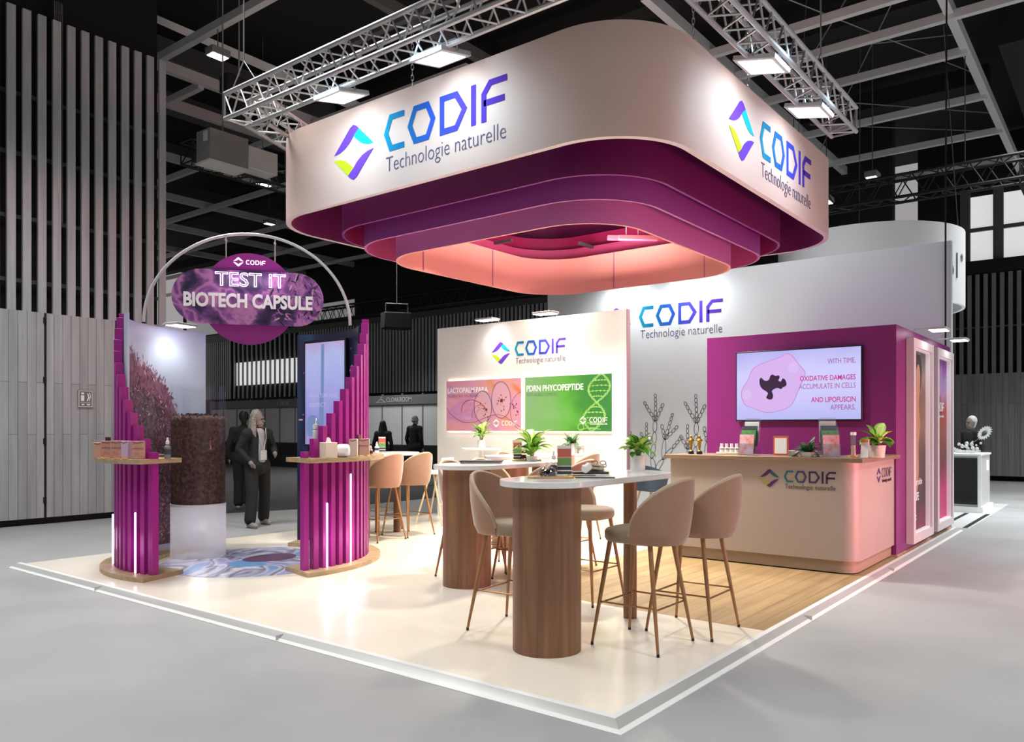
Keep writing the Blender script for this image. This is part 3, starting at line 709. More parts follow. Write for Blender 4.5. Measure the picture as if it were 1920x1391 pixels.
# tall white back wall with logo and line drawing
bw = empty('tall_white_wall', (9.4, 0.05, 0), 0, 'tall white back wall with a large logo and line drawn corals', 'wall panel')
MB().b2(0, 0.1, 0, 7.06, 0, 4.09).build('panel', M_wallwhite, bw)
logo(bw, PM((-0.001, 5.02, 3.235), (0, -1, 0)), 0.375, M_rampL)
m = MB(); T = PM((-0.001, 0, 0), (0, -1, 0)); m.M = T
def seg(m, a, b, w):
    a = Vector(a); b = Vector(b); d = b - a; L = d.length; u = d / L; n = Vector((-u.y, u.x))
    pts = [a + u * (L / 2 + L / 2 * math.cos(t)) + n * (w * .74 * math.sin(t)) * (1.0 if abs(math.sin(t)) < .9 else .96) for t in [2 * math.pi * k / 14 for k in range(14)]]
    m.stroke([(p.x, p.y) for p in pts], .0085, True, 0, .0015)
def branch(m, p, ang, L, n, w):
    for k in range(n):
        l = L * (1 - .06 * k); q = (p[0] + l * math.sin(ang), p[1] + l * math.cos(ang)); seg(m, p, q, w * (1 - .05 * k)); p = q; ang += random.uniform(-.05, .05)
    return p
def coral(m, x, z, k=1.0):
    p0 = branch(m, (x, z), 0.0, .20 * k, 1, .055 * k)
    a = branch(m, p0, -.28, .24 * k, 1, .065 * k); b = branch(m, p0, .62, .27 * k, 1, .06 * k)
    a1 = branch(m, a, .18, .27 * k, 1, .06 * k); a2 = branch(m, a, -.42, .25 * k, 1, .05 * k)
    a1 = branch(m, a1, .05, .21 * k, 2, .06 * k)
    for an, nn in ((-.55, 5), (0.02, 6), (.5, 4)): branch(m, a1, an, .095 * k, nn, .042 * k)
    for an, nn in ((-.5, 3), (.0, 5), (.5, 2)): branch(m, a2, an, .095 * k, nn, .04 * k)
    b1 = branch(m, b, .1, .36 * k, 1, .055 * k); b2 = branch(m, b, .75, .28 * k, 1, .05 * k)
    for an, nn in ((-.25, 3), (.35, 6), (.85, 4)): branch(m, b1, an, .095 * k, nn, .042 * k)
    branch(m, b2, .7, .09 * k, 3, .038 * k)
coral(m, -4.70, .44, 1.0); coral(m, -3.90, .38, 1.02); coral(m, -5.62, .40, .95); coral(m, -3.25, .55, .8); coral(m, -6.6, .4, .9)
m.build('coral_drawing', M_ink, bw)
spot_light('wall_wash', (8.95, 5.35, 4.12), (9.4, 5.3, 3.0), 70, 165, 1.0, .1); spot_light('wall_wash', (8.95, 4.0, 4.12), (9.4, 3.95, 3.0), 70, 165, 1.0, .1)
for yy, lb in ((5.35, 'arm light on the tall white wall just under the canopy, left one'), (4.0, 'arm light on the tall white wall just under the canopy, right one')):
    e = empty('arm_light', (9.4, yy, 4.13), math.pi, lb, 'arm light', 'arm lights over the panels')
    MB().box((0.27, 0, 0.012), (0.20, .34, 0.028)).build('head', M_lgrey, e, bevel=0.006); MB().box((0.27, 0, -0.004), (0.17, .31, 0.006)).build('lens', M_lamp, e); MB().tube([(-.03, 0, -.03), (-.03, 0, .03), (.2, 0, .03)], .011, 6).build('arm', M_lgrey, e)
m = MB(); m.tube([(9.37, 0.12, 2.4), (9.37, 0.12, 4.2), (9.37, 0.10, 9.0)], 0.012, 6)
tag(m.build('black_cable', M_black), 'black cable hanging down the right end of the tall white wall', 'cable')

# magenta cabin with the television
cb = empty('magenta_cabin', (6.12, 0.06, 0), 0, 'magenta cabin behind the counter carrying the wide screen', 'cabin')
MB().b2(0, 3.24, 0, 2.22, 0, 2.56).build('cabin_walls', M_mag, cb, bevel=0.003)
MB().b2(-0.012, 3.24, -0.012, 2.23, 0, 0.02).build('floor_strip', M_oak, cb)
M_screen = ramp_mat('lavender screen', [(0, '#b9b8f3'), (0.4, '#cdc9fa'), (0.7, '#cfcdfb'), (1, '#b3aeef')], axis=2, rough=0.3, emit=1.0, noise=0.5, nscale=1.5, screen=True)
M_s_pink = mat('pink on screen', '#050506', 0.4, emit=1.0, ecol='#d7b2ee'); M_s_rim = mat('pink rim on screen', '#050506', 0.4, emit=1.0, ecol='#c387d2'); M_s_glow = mat('pale glow on screen', '#050506', 0.4, emit=1.0, ecol='#d8bdf0'); M_s_dark = mat('dark violet on screen', '#050506', 0.4, emit=1.0, ecol='#2a0c38')
M_s_text = mat('magenta letters on screen', '#050506', 0.4, emit=1.0, ecol='#c5278c'); M_s_text2 = mat('mauve letters on screen', '#050506', 0.4, emit=1.0, ecol='#a5569c')
M_bezel = mat('black bezel', '#101018', 0.3)
tv = empty('television', (6.08, 1.87, 1.50), 0, 'wide screen showing a dark blot in a pink cell and magenta text', 'television')
MB().b2(-.03, .03, -1.475, 0.0, 0, 0.85).build('bezel', M_bezel, tv, bevel=.004)
MB().b2(-.034, -.03, -1.46, -.015, .018, .835).build('screen', M_screen, tv)
T = PM((-.0345, 0, 0), (0, -1, 0)); m = MB(); m.M = T
def smooth(P, n=4):
    out = []; k = len(P)
    for i in range(k):
        p0, p1, p2, p3 = [Vector(P[(i + j) % k]) for j in (-1, 0, 1, 2)]
        for q in range(n):
            t = q / n; out.append(tuple(.5 * ((2 * p1) + (p2 - p0) * t + (2 * p0 - 5 * p1 + 4 * p2 - p3) * t * t + (3 * p1 - p0 - 3 * p2 + p3) * t ** 3)))
    return out
SX = lambda x: (x - 155) / 1615 * 1.475; SY = lambda x, y: .85 * (1 - (y - (155 - (x - 155) * .062)) / (865 + (x - 155) * .058))
blob = smooth([(SX(a), SY(a, b)) for a, b in ((235, 700), (260, 600), (330, 500), (370, 400), (450, 325), (600, 265), (750, 215), (865, 170), (930, 210), (1000, 300), (1080, 400), (1060, 480), (990, 640), (930, 780), (860, 850), (740, 890), (600, 910), (480, 885), (380, 845), (290, 815))])
m.prism(blob, 0, .0006); m.build('cell', M_s_pink, tv)
m = MB(); m.M = T; m.stroke(blob, .008, True, 0, .0012); m.build('cell_rim', M_s_rim, tv)
for c_ in ((320, 690), (930, 340)): m = MB(); m.M = T; m.prism(ell(SX(c_[0]), SY(*c_), .06, .065, 18), 0, .0009); m.build('cell_highlight', M_s_glow, tv)
dk = [(490, 560), (485, 500), (505, 470), (530, 490), (560, 510), (610, 500), (630, 450), (660, 430), (700, 450), (740, 440), (755, 470), (735, 505), (770, 520), (790, 480), (820, 490), (840, 530), (840, 570), (800, 590), (770, 615), (730, 600), (690, 610), (650, 640), (668, 690), (655, 740), (610, 745), (575, 720), (600, 670), (570, 640), (520, 610)]
m = MB(); m.M = T; m.prism(smooth([(SX(a), SY(a, b)) for a, b in dk], 2), 0, .002); m.build('blot', M_s_dark, tv)
for tx, x_, y_, w_, h_, bd in (('OXIDATIVE DAMAGES', .785, .465, .62, .060, .013), ('AND LIPOFUSCIN', .915, .215, .49, .060, .013), ('WITH TIME,', 1.10, .645, .305, .068, 0), ('ACCUMULATE IN CELLS', .775, .372, .63, .060, 0), ('APPEARS.', 1.13, .125, .275, .060, 0)):
    m = MB(); text(m, tx, T, x_, y_, w_, h_, bold=bd); m.build('caption', M_s_text if bd else M_s_text2, tv)

M_frame = mat('white lightbox frame', '#ddd2d2', 0.45); M_reveal = mat('white lit reveal', '#efe6ea', 0.5, emit=0.2)
M_skin_art = ramp_mat('skin toned photo print', [(0.0, '#7c1f48'), (0.12, '#6a2140'), (0.22, '#3f262d'), (0.4, '#5f463e'), (0.55, '#8d6a58'), (0.75, '#7d5c4c'), (0.9, '#8f8179'), (1.0, '#5c5658')], axis=2, rough=.5, emit=.05, noise=.35, nscale=3)
M_pink_photo = ramp_mat('pink photo print', [(0.0, '#c92f74'), (0.2, '#c62a6c'), (0.34, '#6a2130'), (0.5, '#8f4c41'), (0.66, '#a83c36'), (0.8, '#b07fae'), (0.9, '#957ab0'), (1.0, '#7a1580')], axis=2, rough=.5, emit=.05, noise=.3, nscale=3)
M_skin = mat('skin tone print', '#b98a70', .5, emit=.05); M_hairprint = mat('dark hair print', '#3a2a28', .5); M_magprint = mat('magenta cloth print', '#9a1a92', .5, emit=.05); M_darkprint = mat('dark red print', '#6e2430', .5)
def lightbox(x0, x1, label, art):
    e = empty('lightbox_poster', (x0, 0.058, 0.09), 0, label, 'lightbox', 'lightboxes on the cabin side')
    w = x1 - x0; h = 2.36; f = .10
    for nm, a in (('frame_side', (0, f, -.085, 0, 0, h)), ('frame_side', (w - f, w, -.085, 0, 0, h)), ('frame_top', (f, w - f, -.085, 0, h - f, h)), ('frame_bottom', (f, w - f, -.085, 0, 0, f))):
        MB().b2(*a).build(nm, M_frame, e, bevel=.003)
    m = MB()
    for a in ((f, f + .012, -.06, -.004, f, h - f), (w - f - .012, w - f, -.06, -.004, f, h - f), (f, w - f, -.06, -.004, h - f - .012, h - f), (f, w - f, -.06, -.004, f, f + .012)): m.b2(*a)
    m.build('lit_reveal', M_reveal, e)
    MB().b2(f + .012, w - f - .012, -.012, -.002, f + .012, h - f - .012).build('print', art, e)
    return e, PM((0, -.0125, 0), (1, 0, 0)), w, h
e, T, w, h = lightbox(6.58, 7.71, 'lightbox with a photo of a person in skin tones, the one nearer the counter', M_skin_art)
m = MB(); m.M = T; m.prism(smooth([(.35, .62), (.52, .55), (.62, .8), (.6, 1.1), (.68, 1.35), (.62, 1.6), (.66, 1.75), (.72, 1.95), (.62, 2.1), (.5, 2.0), (.48, 1.8), (.36, 1.6), (.32, 1.3), (.4, 1.0)], 4), 0, .001); m.build('figure_print', M_skin, e)
m = MB(); m.M = T; m.prism(smooth([(.5, 2.18), (.68, 2.2), (.78, 2.05), (.74, 1.85), (.68, 1.8), (.7, 1.98), (.6, 2.1), (.5, 2.05)], 4), .001, .002); m.prism(smooth([(.14, 1.2), (.3, 1.25), (.36, 1.7), (.3, 2.2), (.14, 2.2)], 4), 0, .001); m.build('hair_print', M_hairprint, e)
m = MB(); text(m, 'ng your skin', T, .14, .62, .66, .105, bold=.012); text(m, 'TO LIFE', T, .2, .46, .42, .10, bold=.012); emblem(m, T, .25, .26, .24); m.build('lettering', M_white_print, e)
e, T, w, h = lightbox(7.98, 9.12, 'lightbox with a pink photo, the one at the far end of the cabin side', M_pink_photo)
m = MB(); m.M = T; m.prism([(.12, 2.24), (.5, 2.24), (.12, 1.75)], 0, .001); m.build('cloth_print', M_magprint, e)
m = MB(); m.M = T; m.prism(smooth([(.14, 1.45), (.3, 1.35), (.35, 1.1), (.5, .85), (.55, .7), (.3, .72), (.14, .9)], 4), 0, .001); m.prism(smooth([(.4, 1.7), (.55, 1.75), (.6, 1.55), (.5, 1.4), (.42, 1.5)], 4), 0, .001); m.build('shade_print', M_darkprint, e)
m = MB(); emblem(m, T, -.02 + .14, 1.60, .12); codif(m, T, .30, 1.55, .12); text(m, 'Technologie naturelle', T, .30, 1.46, .5, .045); m.build('logo', [M_white_print] * 3, e)
arm_light((7.15, 0.06, 2.575), (0, -1), 'arm light above the lightbox nearer the counter', watt=3, w=.3)
arm_light((8.55, 0.06, 2.575), (0, -1), 'arm light above the lightbox at the far end', watt=3, w=.3)

# counter
M_ctr = mat('beige laminate', '#a79b90', 0.45); M_ctr_top = wood('brown oak worktop', '#75604d', '#8e745d', 0.4, 'Y', 2.0, 0.1)
def rrect(x0, x1, y0, y1, r, rs=(1, 1, 1, 1), n=8):
    P = []
    for (cx, cy, a0, k) in ((x1, y1, 0, rs[0]), (x0, y1, 90, rs[1]), (x0, y0, 180, rs[2]), (x1, y0, 270, rs[3])):
        if not k: P.append((cx, cy)); continue
        q = r; ox = cx - q if cx == x1 else cx + q; oy = cy - q if cy == y1 else cy + q
        for i in range(n + 1): t = R(a0 + 90 * i / n); P.append((ox + q * math.cos(t), oy + q * math.sin(t)))
    return P
ct = empty('reception_counter', (4.64, 0.08, 0), 0, 'beige reception counter with a brown wood top and rounded corner', 'counter')
MB().prism(rrect(0, .62, 0, 1.96, .16, (0, 0, 1, 0)), .13, 1.085).build('body', M_ctr, ct)
MB().b2(.62, 1.47, 0, .05, .13, 1.085).build('side_panel', M_ctr, ct)
MB().prism(rrect(.03, 1.47, .03, 1.94, .15, (0, 0, 1, 0)), 0.012, .13).build('plinth', mat('beige plinth', '#9d8c79', .5), ct)
MB().prism(rrect(.04, 1.46, .04, 1.93, .15, (0, 0, 1, 0)), 0.0, .012).build('shadow_gap', M_black, ct)
MB().prism([(-.05, -.06), (1.49, -.06), (1.49, .34), (.66, .34), (.66, 2.01), (-.05, 2.01)], 1.085, 1.128).build('worktop', M_ctr_top, ct, bevel=.004)
logo(ct, PM((-.001, .70, .872), (0, -1, 0)), .118, M_ramp_dark, [M_lviolet_dark, M_lteal_dark, M_lgreen_dark], M_tag_dark)
logo(ct, PM((.92, -.001, .90), (1, 0, 0)), .098, mat('dark plum print', '#57405a', .5), [M_lviolet_dark] * 3, M_tag_dark)

# ================================================================ hanging canopy of nested rings
M_cwhite = mat('pink lit canopy fabric', '#dcc1b6', 0.6); M_crim = mat('white canopy rim', '#ead9dc', 0.5); M_cmag = mat('magenta canopy lining', '#7d1b5c', 0.55)  # face fabric is white; pink light is put into its base colour
M_r2 = mat('dark magenta ring', '#6d1056', 0.5); M_r2i = mat('crimson ring lining', '#a81f5c', 0.55)
M_r3 = mat('purple ring', '#8d3a8c', 0.5); M_r3i = mat('rose ring lining', '#c84f82', 0.55)
M_r4 = mat('mauve ring', '#bb6fae', 0.5); M_r4i = mat('salmon ring lining', '#f8b0a6', 0.6)
cano = empty('hanging_canopy', (4.86, 3.575, 3.4), 0, 'huge hanging canopy of nested rounded rings with white logo face', 'canopy')
def ring(name, ins, r, z0, z1, t, mats):
    m = MB(); P = rrect(-2.69 + ins, 2.69 - ins, -2.575 + ins, 2.575 - ins, r, n=16); Q = rrect(-2.69 + ins + t, 2.69 - ins - t, -2.575 + ins + t, 2.575 - ins - t, r - t, n=16); n = len(P)
    a = [m.v((p[0], p[1], z0)) for p in P]; b = [m.v((p[0], p[1], z1)) for p in P]; c = [m.v((p[0], p[1], z0)) for p in Q]; d = [m.v((p[0], p[1], z1)) for p in Q]
    for i in range(n):
        j = (i + 1) % n
        m.face((a[i], a[j], b[j], b[i]), 0); m.face((d[i], d[j], c[j], c[i]), 1); m.face((c[i], c[j], a[j], a[i]), 2); m.face((b[i], b[j], d[j], d[i]), 2)
    return m.build(name, mats, cano, recalc=False)
ring('outer_ring', 0, .8, .42, 1.38, .06, [M_cwhite, M_cmag, M_crim])
ring('nested_ring', .45, .82, .31, 1.02, .03, [M_r2, M_r2i, M_r3])
ring('nested_ring', .64, .80, .16, .78, .03, [M_r3, M_r3i, M_r4])
ring('nested_ring', .93, .72, .03, .56, .03, [M_r4, M_r4i, M_r4i])
m = MB()
for a in range(4):
    for s_ in (-1, 1):
        x, y = ((2.2, s_ * .9), (s_ * .9, 2.1), (-2.2, s_ * .9), (s_ * .9, -2.1))[a]
        m.b2(*((min(x, x * .75), max(x, x * .75), y - .02, y + .02) if abs(x) > 1.5 else (x - .02, x + .02, min(y, y * .75), max(y, y * .75))), .74, .78)
m.build('spacer_bars', M_beam_dim, cano)
for k in (-1.05, .35, 1.1): MB().b2(1.715, 1.722, k - .006, k + .006, .04, .55).build('ring_seam', M_r4, cano)
for k in (-.9, .5): MB().b2(k - .006, k + .006, 1.605, 1.612, .04, .55).build('ring_seam', M_r4, cano)
logo(cano, PM((-2.692, .40, .80), (0, -1, 0)), .372, M_rampL)
logo(cano, PM((-.30, -2.577, .79), (1, 0, 0)), .378, M_ramp)
for (x, y, rz, lb) in ((5.85, 3.12, R(-48), 'pink lamp bar hanging inside the canopy opening, the lower one'), (6.2, 3.5, R(-48), 'pink lamp bar hanging inside the canopy opening, the higher one behind')):
    e = empty('lamp_bar', (x, y, 3.88 if x < 6 else 4.0), rz, lb, 'lamp', 'lamp bars in the canopy')
    MB().b2(-.26, .26, -.035, .035, 0, .06).build('bar', mat('rose lamp bar', '#b06070', .6), e, bevel=.006); m = MB(); m.tube([(0, 0, .06), (0, 0, .3)], .006, 5); m.build('hook', M_lgrey, e)
    m = MB(); m.b2(-.24, .24, -.025, .025, -.004, 0); m.build('lens', M_r3i, e)

# ================================================================ the two curved totems, arch, signs
TC = (1.63, 5.55)
M_slatm = mat('magenta slat', '#a3228a', 0.35, var=.05, scale=3)
M_led = mat('pink white LED strip', '#ffe9fb', .4, emit=4.0, ecol='#ffdcf8')
M_sky = ramp_mat('pale sky print', [(0.0, '#bdbbdc'), (0.3, '#c3cbe2'), (0.6, '#c3d6e8'), (0.85, '#cfe0f0'), (1.0, '#bec8ec')], axis=2, rough=.45, noise=.15)
M_navy = noise_mat('deep navy print', [(0.3, '#17162a'), (0.5, '#26223f'), (0.62, '#2b4463'), (0.75, '#3a2f52')], 1.6, 3, .35, 'Generated', 0.08)
M_pet = [mat('coral print brown', '#80525e', .5), mat('coral print rose', '#a97a86', .5), mat('coral print pale', '#e6cfcb', .5), mat('coral print dark', '#5a4450', .5), mat('coral print mauve', '#9d6f8b', .5), mat('coral print slate', '#6d6c7c', .5)]
def arc(r, a0, a1, sgn, base, n):
    return [(r * math.cos(R(base + sgn * (a0 + (a1 - a0) * k / n))), r * math.sin(R(base + sgn * (a0 + (a1 - a0) * k / n)))) for k in range(n + 1)]
def totem(base, sgn, amax, label, leds, print_mat, coral_print, pmin):
    t = empty('curved_totem', (TC[0], TC[1], 0), 0, label, 'totem', 'curved totems under the arch')
    def sector(name, r0, r1, a0, a1, z0, z1, mm, n=28):
        o = arc(r1, a0, a1, sgn, base, n); i = arc(r0, a0, a1, sgn, base, n)
        m = MB()
        for k in range(n):
            q = [o[k], o[k + 1], i[k + 1], i[k]]
            V0 = [m.v((p[0], p[1], z0)) for p in q]; V1 = [m.v((p[0], p[1], z1)) for p in q]
            m.face(V0); m.face(V1); m.face((V0[0], V0[1], V1[1], V1[0])); m.face((V0[2], V0[3], V1[3], V1[2]))
            if k == 0: m.face((V0[3], V0[0], V1[0], V1[3]))
            if k == n - 1: m.face((V0[1], V0[2], V1[2], V1[1]))
        bmesh.ops.remove_doubles(m.bm, verts=m.bm.verts, dist=1e-4)
        return m.build(name, mm, t)
    sector('base_board', .93, 1.42, 0, amax, 0.0, .045, M_oak)
    sector('shelf', .95, 1.46, 0, min(amax, 84), 1.085, 1.128, M_oak)
    pan = sector('curved_panel', 1.18, 1.20, pmin, amax, .045, 2.56, print_mat, 40)
    n = 13
    for k in range(n):
        a = R(base + sgn * (2.2 + 4.75 * k)); z1 = 1.19 + .125 * k if k < 12 else 2.62
        m = MB(); m.box((1.255 * math.cos(a), 1.255 * math.sin(a), (.045 + z1) / 2), (.075, .055, z1 - .045), rz=a); m.build('slat', M_slatm, t, bevel=.002)
    for a_, z1 in leds:
        a = R(base + sgn * a_); m = MB(); m.tube([(1.30 * math.cos(a), 1.30 * math.sin(a), .05), (1.30 * math.cos(a), 1.30 * math.sin(a), z1)], .008, 8); m.build('led_strip', M_led, t)
        l = bpy.data.lights.new('led_glow', 'POINT'); l.energy = .9; l.color = (1, .8, .97); l.shadow_soft_size = .12
        lo = bpy.data.objects.new('led_glow', l); COL.objects.link(lo); lo.location = (TC[0] + 1.36 * math.cos(a), TC[1] + 1.36 * math.sin(a), .3)
    m = MB()
    def petal(a, z, L, w, ang, mi, rr=1.1785):
        c = Vector((rr * math.cos(a), rr * math.sin(a), z)); u = Vector((-math.sin(a), math.cos(a), 0)); v = Vector((0, 0, 1))
        d = u * math.cos(ang) + v * math.sin(ang); e = u * -math.sin(ang) + v * math.cos(ang)
        m.face([m.v(c - d * L), m.v(c - d * L * .4 - e * w), m.v(c + d * L * .5 - e * w), m.v(c + d * L), m.v(c + d * L * .5 + e * w), m.v(c - d * L * .4 + e * w)], mi)
    if coral_print:
        TB = ((30, 2.3), (57, 2.27), (72, 2.17), (82, 2.09), (90, 1.97), (95, 1.83), (99, 1.66), (101.5, 1.45), (103, .2))
        def top(a):
            for (p, q), (p2, q2) in zip(TB, TB[1:]):
                if p <= a <= p2: return q + (q2 - q) * (a - p) / (p2 - p)
        n_ = 70
        for k in range(n_):
            a0 = 32 + 69.5 * k / n_; a1 = 32 + 69.5 * (k + 1) / n_; t0 = max(.15, top(a0) - .06 + random.uniform(-.03, .03)); t1 = max(.15, top(a1) - .06 + random.uniform(-.03, .03)); q = 8
            for j in range(q):
                z0 = [.1 + (t_ - .1) * j / q for t_ in (t0, t1)]; z1 = [.1 + (t_ - .1) * (j + 1) / q for t_ in (t0, t1)]
                A0 = R(base + sgn * a0); A1 = R(base + sgn * a1); mi_ = 4 if j == q - 1 else (5 if (a0 < 84 and j > 3) else random.choice((3, 3, 0)))
                m.face([m.v((1.1792 * math.cos(A_), 1.1792 * math.sin(A_), z_)) for A_, z_ in ((A0, z0[0]), (A1, z0[1]), (A1, z1[1]), (A0, z1[0]))], mi_)
        for k in range(4200):
            a = random.uniform(32, 102.8); z = random.uniform(.12, top(a) + random.gauss(0, .03))
            edge = top(a) - z; near = a < 90
            mi = random.choices(range(5), (4, 2.5, 1.2 if near and .25 < edge < 1.0 else .25, 3 if edge > .25 else .3, 4))[0]
            ang = random.gauss(math.pi / 2, .6) if edge < .2 else random.uniform(0, math.pi)
            petal(R(base + sgn * a), z, random.uniform(.018, .036), random.uniform(.004, .009), ang, mi, 1.1785 - random.uniform(0, .004))
    else:
        for k in range(60):
            a = random.uniform(pmin + 1, amax - 2); z = random.uniform(.1, 2.5)
            petal(R(base + sgn * a), z, random.uniform(.015, .04), random.uniform(.008, .016), random.uniform(0, math.pi), random.choice((1, 2, 4)), 1.1775)
    m.build('seaweed_print', M_pet, pan, angle=0, recalc=False)
    return t
totem(197, -1, 117, 'left curved totem of magenta slats with pale coral picture inside', ((11, .62), (42, .55)), M_sky, True, 30)
totem(259, 1, 128, 'right curved totem of magenta slats with dark picture inside', ((12.5, .68), (28, .95)), M_navy, False, 62)
arm_light((TC[0] + 1.19 * math.cos(R(105)), TC[1] + 1.19 * math.sin(R(105)), 2.57), (math.cos(R(285)), math.sin(R(285))), 'arm light on top of the left totem picture', watt=14, w=.3, color=(.96, .98, 1))
# television on the right totem
a = R(259 + 103); cx, cy = TC[0] + 1.09 * math.cos(a), TC[1] + 1.09 * math.sin(a)
tv2 = empty('portrait_screen', (cx, cy, 1.19), a, 'tall portrait screen inside the right totem showing a lavender film', 'television')
MB().b2(-.02, .025, -.37, .37, 0, 1.28).build('bezel', M_bezel, tv2, bevel=.003)
M_lav = ramp_mat('lavender film', [(0, '#9a8cc8'), (.3, '#8f8ad0'), (.6, '#a3a6de'), (.85, '#aab2e0'), (1, '#b69ccb')], axis=2, rough=.3, emit=1.0, noise=.4, screen=True)
MB().b2(-.0235, -.02, -.345, .345, .03, 1.25).build('screen', M_lav, tv2)
T = PM((-.024, .345, .03), (0, -1, 0)); m = MB(); m.M = T
m.prism([(.28, .1), (.33, .1), (.345, 1.2), (.29, 1.2)], 0, .0008); m.prism([(.25, .1), (.27, .1), (.285, .6), (.26, .6)], 0, .0008); m.prism(smooth([(.04, .12), (.2, .1), (.3, .2), (.2, .34), (.05, .32)]), 0, .0006)
m.build('film_picture', mat('teal film picture', '#050506', .4, emit=1.0, ecol='#6f86b4'), tv2)
m = MB(); text(m, 'IN NATURE AND', T, .08, .56, .5, .05); text(m, 'RESPECT', T, .08, .45, .3, .05); m.build('film_caption', mat('pale caption', '#050506', .4, emit=1.0, ecol='#b3addf'), tv2)
# arch
AC = Vector((1.70, 5.63, 2.56)); AU = Vector((.72, -.694, 0))
m = MB(); P = []
for k in range(49):
    t = math.pi * k / 48; P.append(AU * (-1.09 * math.cos(t)) + Vector((0, 0, 1)) * (.98 * math.sin(t)))
m.tube(P, .017, 10); ar = tag(m.build('sign_arch', mat('pale silver tube', '#d4d4d6', .35, metal=.25), None, AC), 'thin silver tube arch spanning the two totems and carrying the round sign', 'arch')
# hanging sign
SU = Vector((.80, -.60, 0)); SO = Vector((1.70, 5.62, 2.83))
M_signp = ramp_mat('purple sign board', [(0, '#8b2a86'), (1, '#a9379f')], axis=2, rough=.4)
M_sea = noise_mat('purple seaweed print', [(0.32, '#1c1830'), (0.42, '#33254a'), (0.50, '#6a3f78'), (0.57, '#a8719f'), (0.64, '#7d4a8c'), (0.75, '#3a2a50')], 4.2, 3, .35, 'Object', 0.22, .5)
sg = empty('hanging_sign', SO, 0, 'round purple sign with a wide oval board reading biotech capsule', 'sign')
T = PM((0, 0, 0), SU)
m = MB(); m.M = T; m.prism(ell(0, 0, .5, .5, 64), -.03, 0); m.build('round_board', M_signp, sg)
def stadium(w, h, n=16):
    r_ = h / 2; return [(w / 2 - r_ + r_ * math.cos(t), r_ * math.sin(t)) for t in [R(-90 + 180 * k / n) for k in range(n + 1)]] + [(-w / 2 + r_ + r_ * math.cos(t), r_ * math.sin(t)) for t in [R(90 + 180 * k / n) for k in range(n + 1)]]
m = MB(); m.M = T @ Matrix.Translation((0.005, -.0, 0)); m.prism(stadium(1.57, .585), .05, .075); ov = m.build('oval_board', M_sea, sg)
m = MB(); m.M = T
for k in range(220):
    x = random.uniform(.15, .76); y = random.uniform(-.27, .27)
    if x > .5 and (x - .5) ** 2 + y ** 2 > .27 ** 2: continue
    if random.random() > (x - .1) / .6: continue
    an = random.uniform(0, math.pi); L = random.uniform(.02, .055); w_ = random.uniform(.005, .010); c, s_ = math.cos(an), math.sin(an)
    z_ = .0755 + k * 1e-5
    m.face([m.v((x + p * c * L - q * s_ * w_, y + p * s_ * L + q * c * w_, z_)) for p, q in ((-1, 0), (-.4, -1), (.5, -1), (1, 0), (.5, 1), (-.4, 1))], random.choices((0, 1, 2, 3, 4), (2, 3, 1, 2, 3))[0])
m.build('seaweed_print', [mat('sprig plum', '#5a2f55', .5), mat('sprig mauve', '#a86fae', .5), mat('sprig pale', '#d8a9c8', .5), mat('sprig black', '#201a2c', .5), mat('sprig violet', '#8550a0', .5)], ov, angle=0)
m = MB(); emblem(m, T, -.165, .40, .105); codif(m, T, -.035, .375, .048, w=.17); m.build('logo', [M_white_neon] * 3, sg)
M_neon = mat('white pink neon', '#ffd9fb', .4, emit=3.0, ecol='#ffd4fb')
m = MB(); text(m, 'TEST IT', T @ Matrix.Translation((0, 0, .085)), -.345, .115, .73, .155, outline=.017); m.build('neon_lettering', M_neon, sg)
m = MB(); text(m, 'BIOTECH CAPSULE', T @ Matrix.Translation((0, 0, .076)), -.66, -.115, 1.33, .155, bold=.035, thick=.02); m.build('block_lettering', mat('white block letters', '#dcdcdc', .5, emit=.25), sg)
m = MB()
for x in (-.24, .27):
    zt = .98 * math.sqrt(max(0, 1 - (x / 1.09) ** 2)) - .27; m.M = T; m.tube([(x, .42 - abs(x) * .3, -.015), (x, zt, -.015)], .006, 6); m.lathe([(.014, 0), (.014, .05)], c=(x, zt - .06, -.015), seg=8)
m.build('hanging_wire', M_lgrey, sg)
area_light('sign_neon_glow', SO + Vector((-.12, -.16, .2)), SO + Vector((-.06, -.08, .16)), .6, .12, .7, (1, .75, 1))
# floor disc and capsule cylinder
def disc_mat():
    m, nt, b = new_mat('swirling lilac and blue floor print'); N = nt.nodes; L = nt.links
    tc = N.new('ShaderNodeTexCoord'); nz = N.new('ShaderNodeTexNoise'); nz.inputs['Scale'].default_value = 0.9; nz.inputs['Distortion'].default_value = 2.2; nz.inputs['Detail'].default_value = 2
    L.new(tc.outputs['Object'], nz.inputs['Vector']); rp = N.new('ShaderNodeValToRGB'); cr = rp.color_ramp
    st = [(.28, '#7d7fae'), (.38, '#a8a6d4'), (.45, '#dddbe8'), (.5, '#7d7a92'), (.56, '#cfcde2'), (.62, '#7fa5d2'), (.7, '#b4aedb'), (.8, '#8c7fae')]
    while len(cr.elements) < len(st): cr.elements.new(.5)
    for e_, (p, c) in zip(cr.elements, st): e_.position = p; e_.color = S(c)
    L.new(nz.outputs['Fac'], rp.inputs['Fac']); L.new(rp.outputs[0], b.inputs['Base Color']); b.inputs['Roughness'].default_value = .22
    return m
fd = empty('floor_sticker', (1.62, 5.38, 0.0), 0, 'round lilac and blue swirl print stuck on the white floor', 'floor print')
m = MB(); m.prism(ell(0, 0, .95, .95, 72), .0002, .003); m.build('print', disc_mat(), fd)
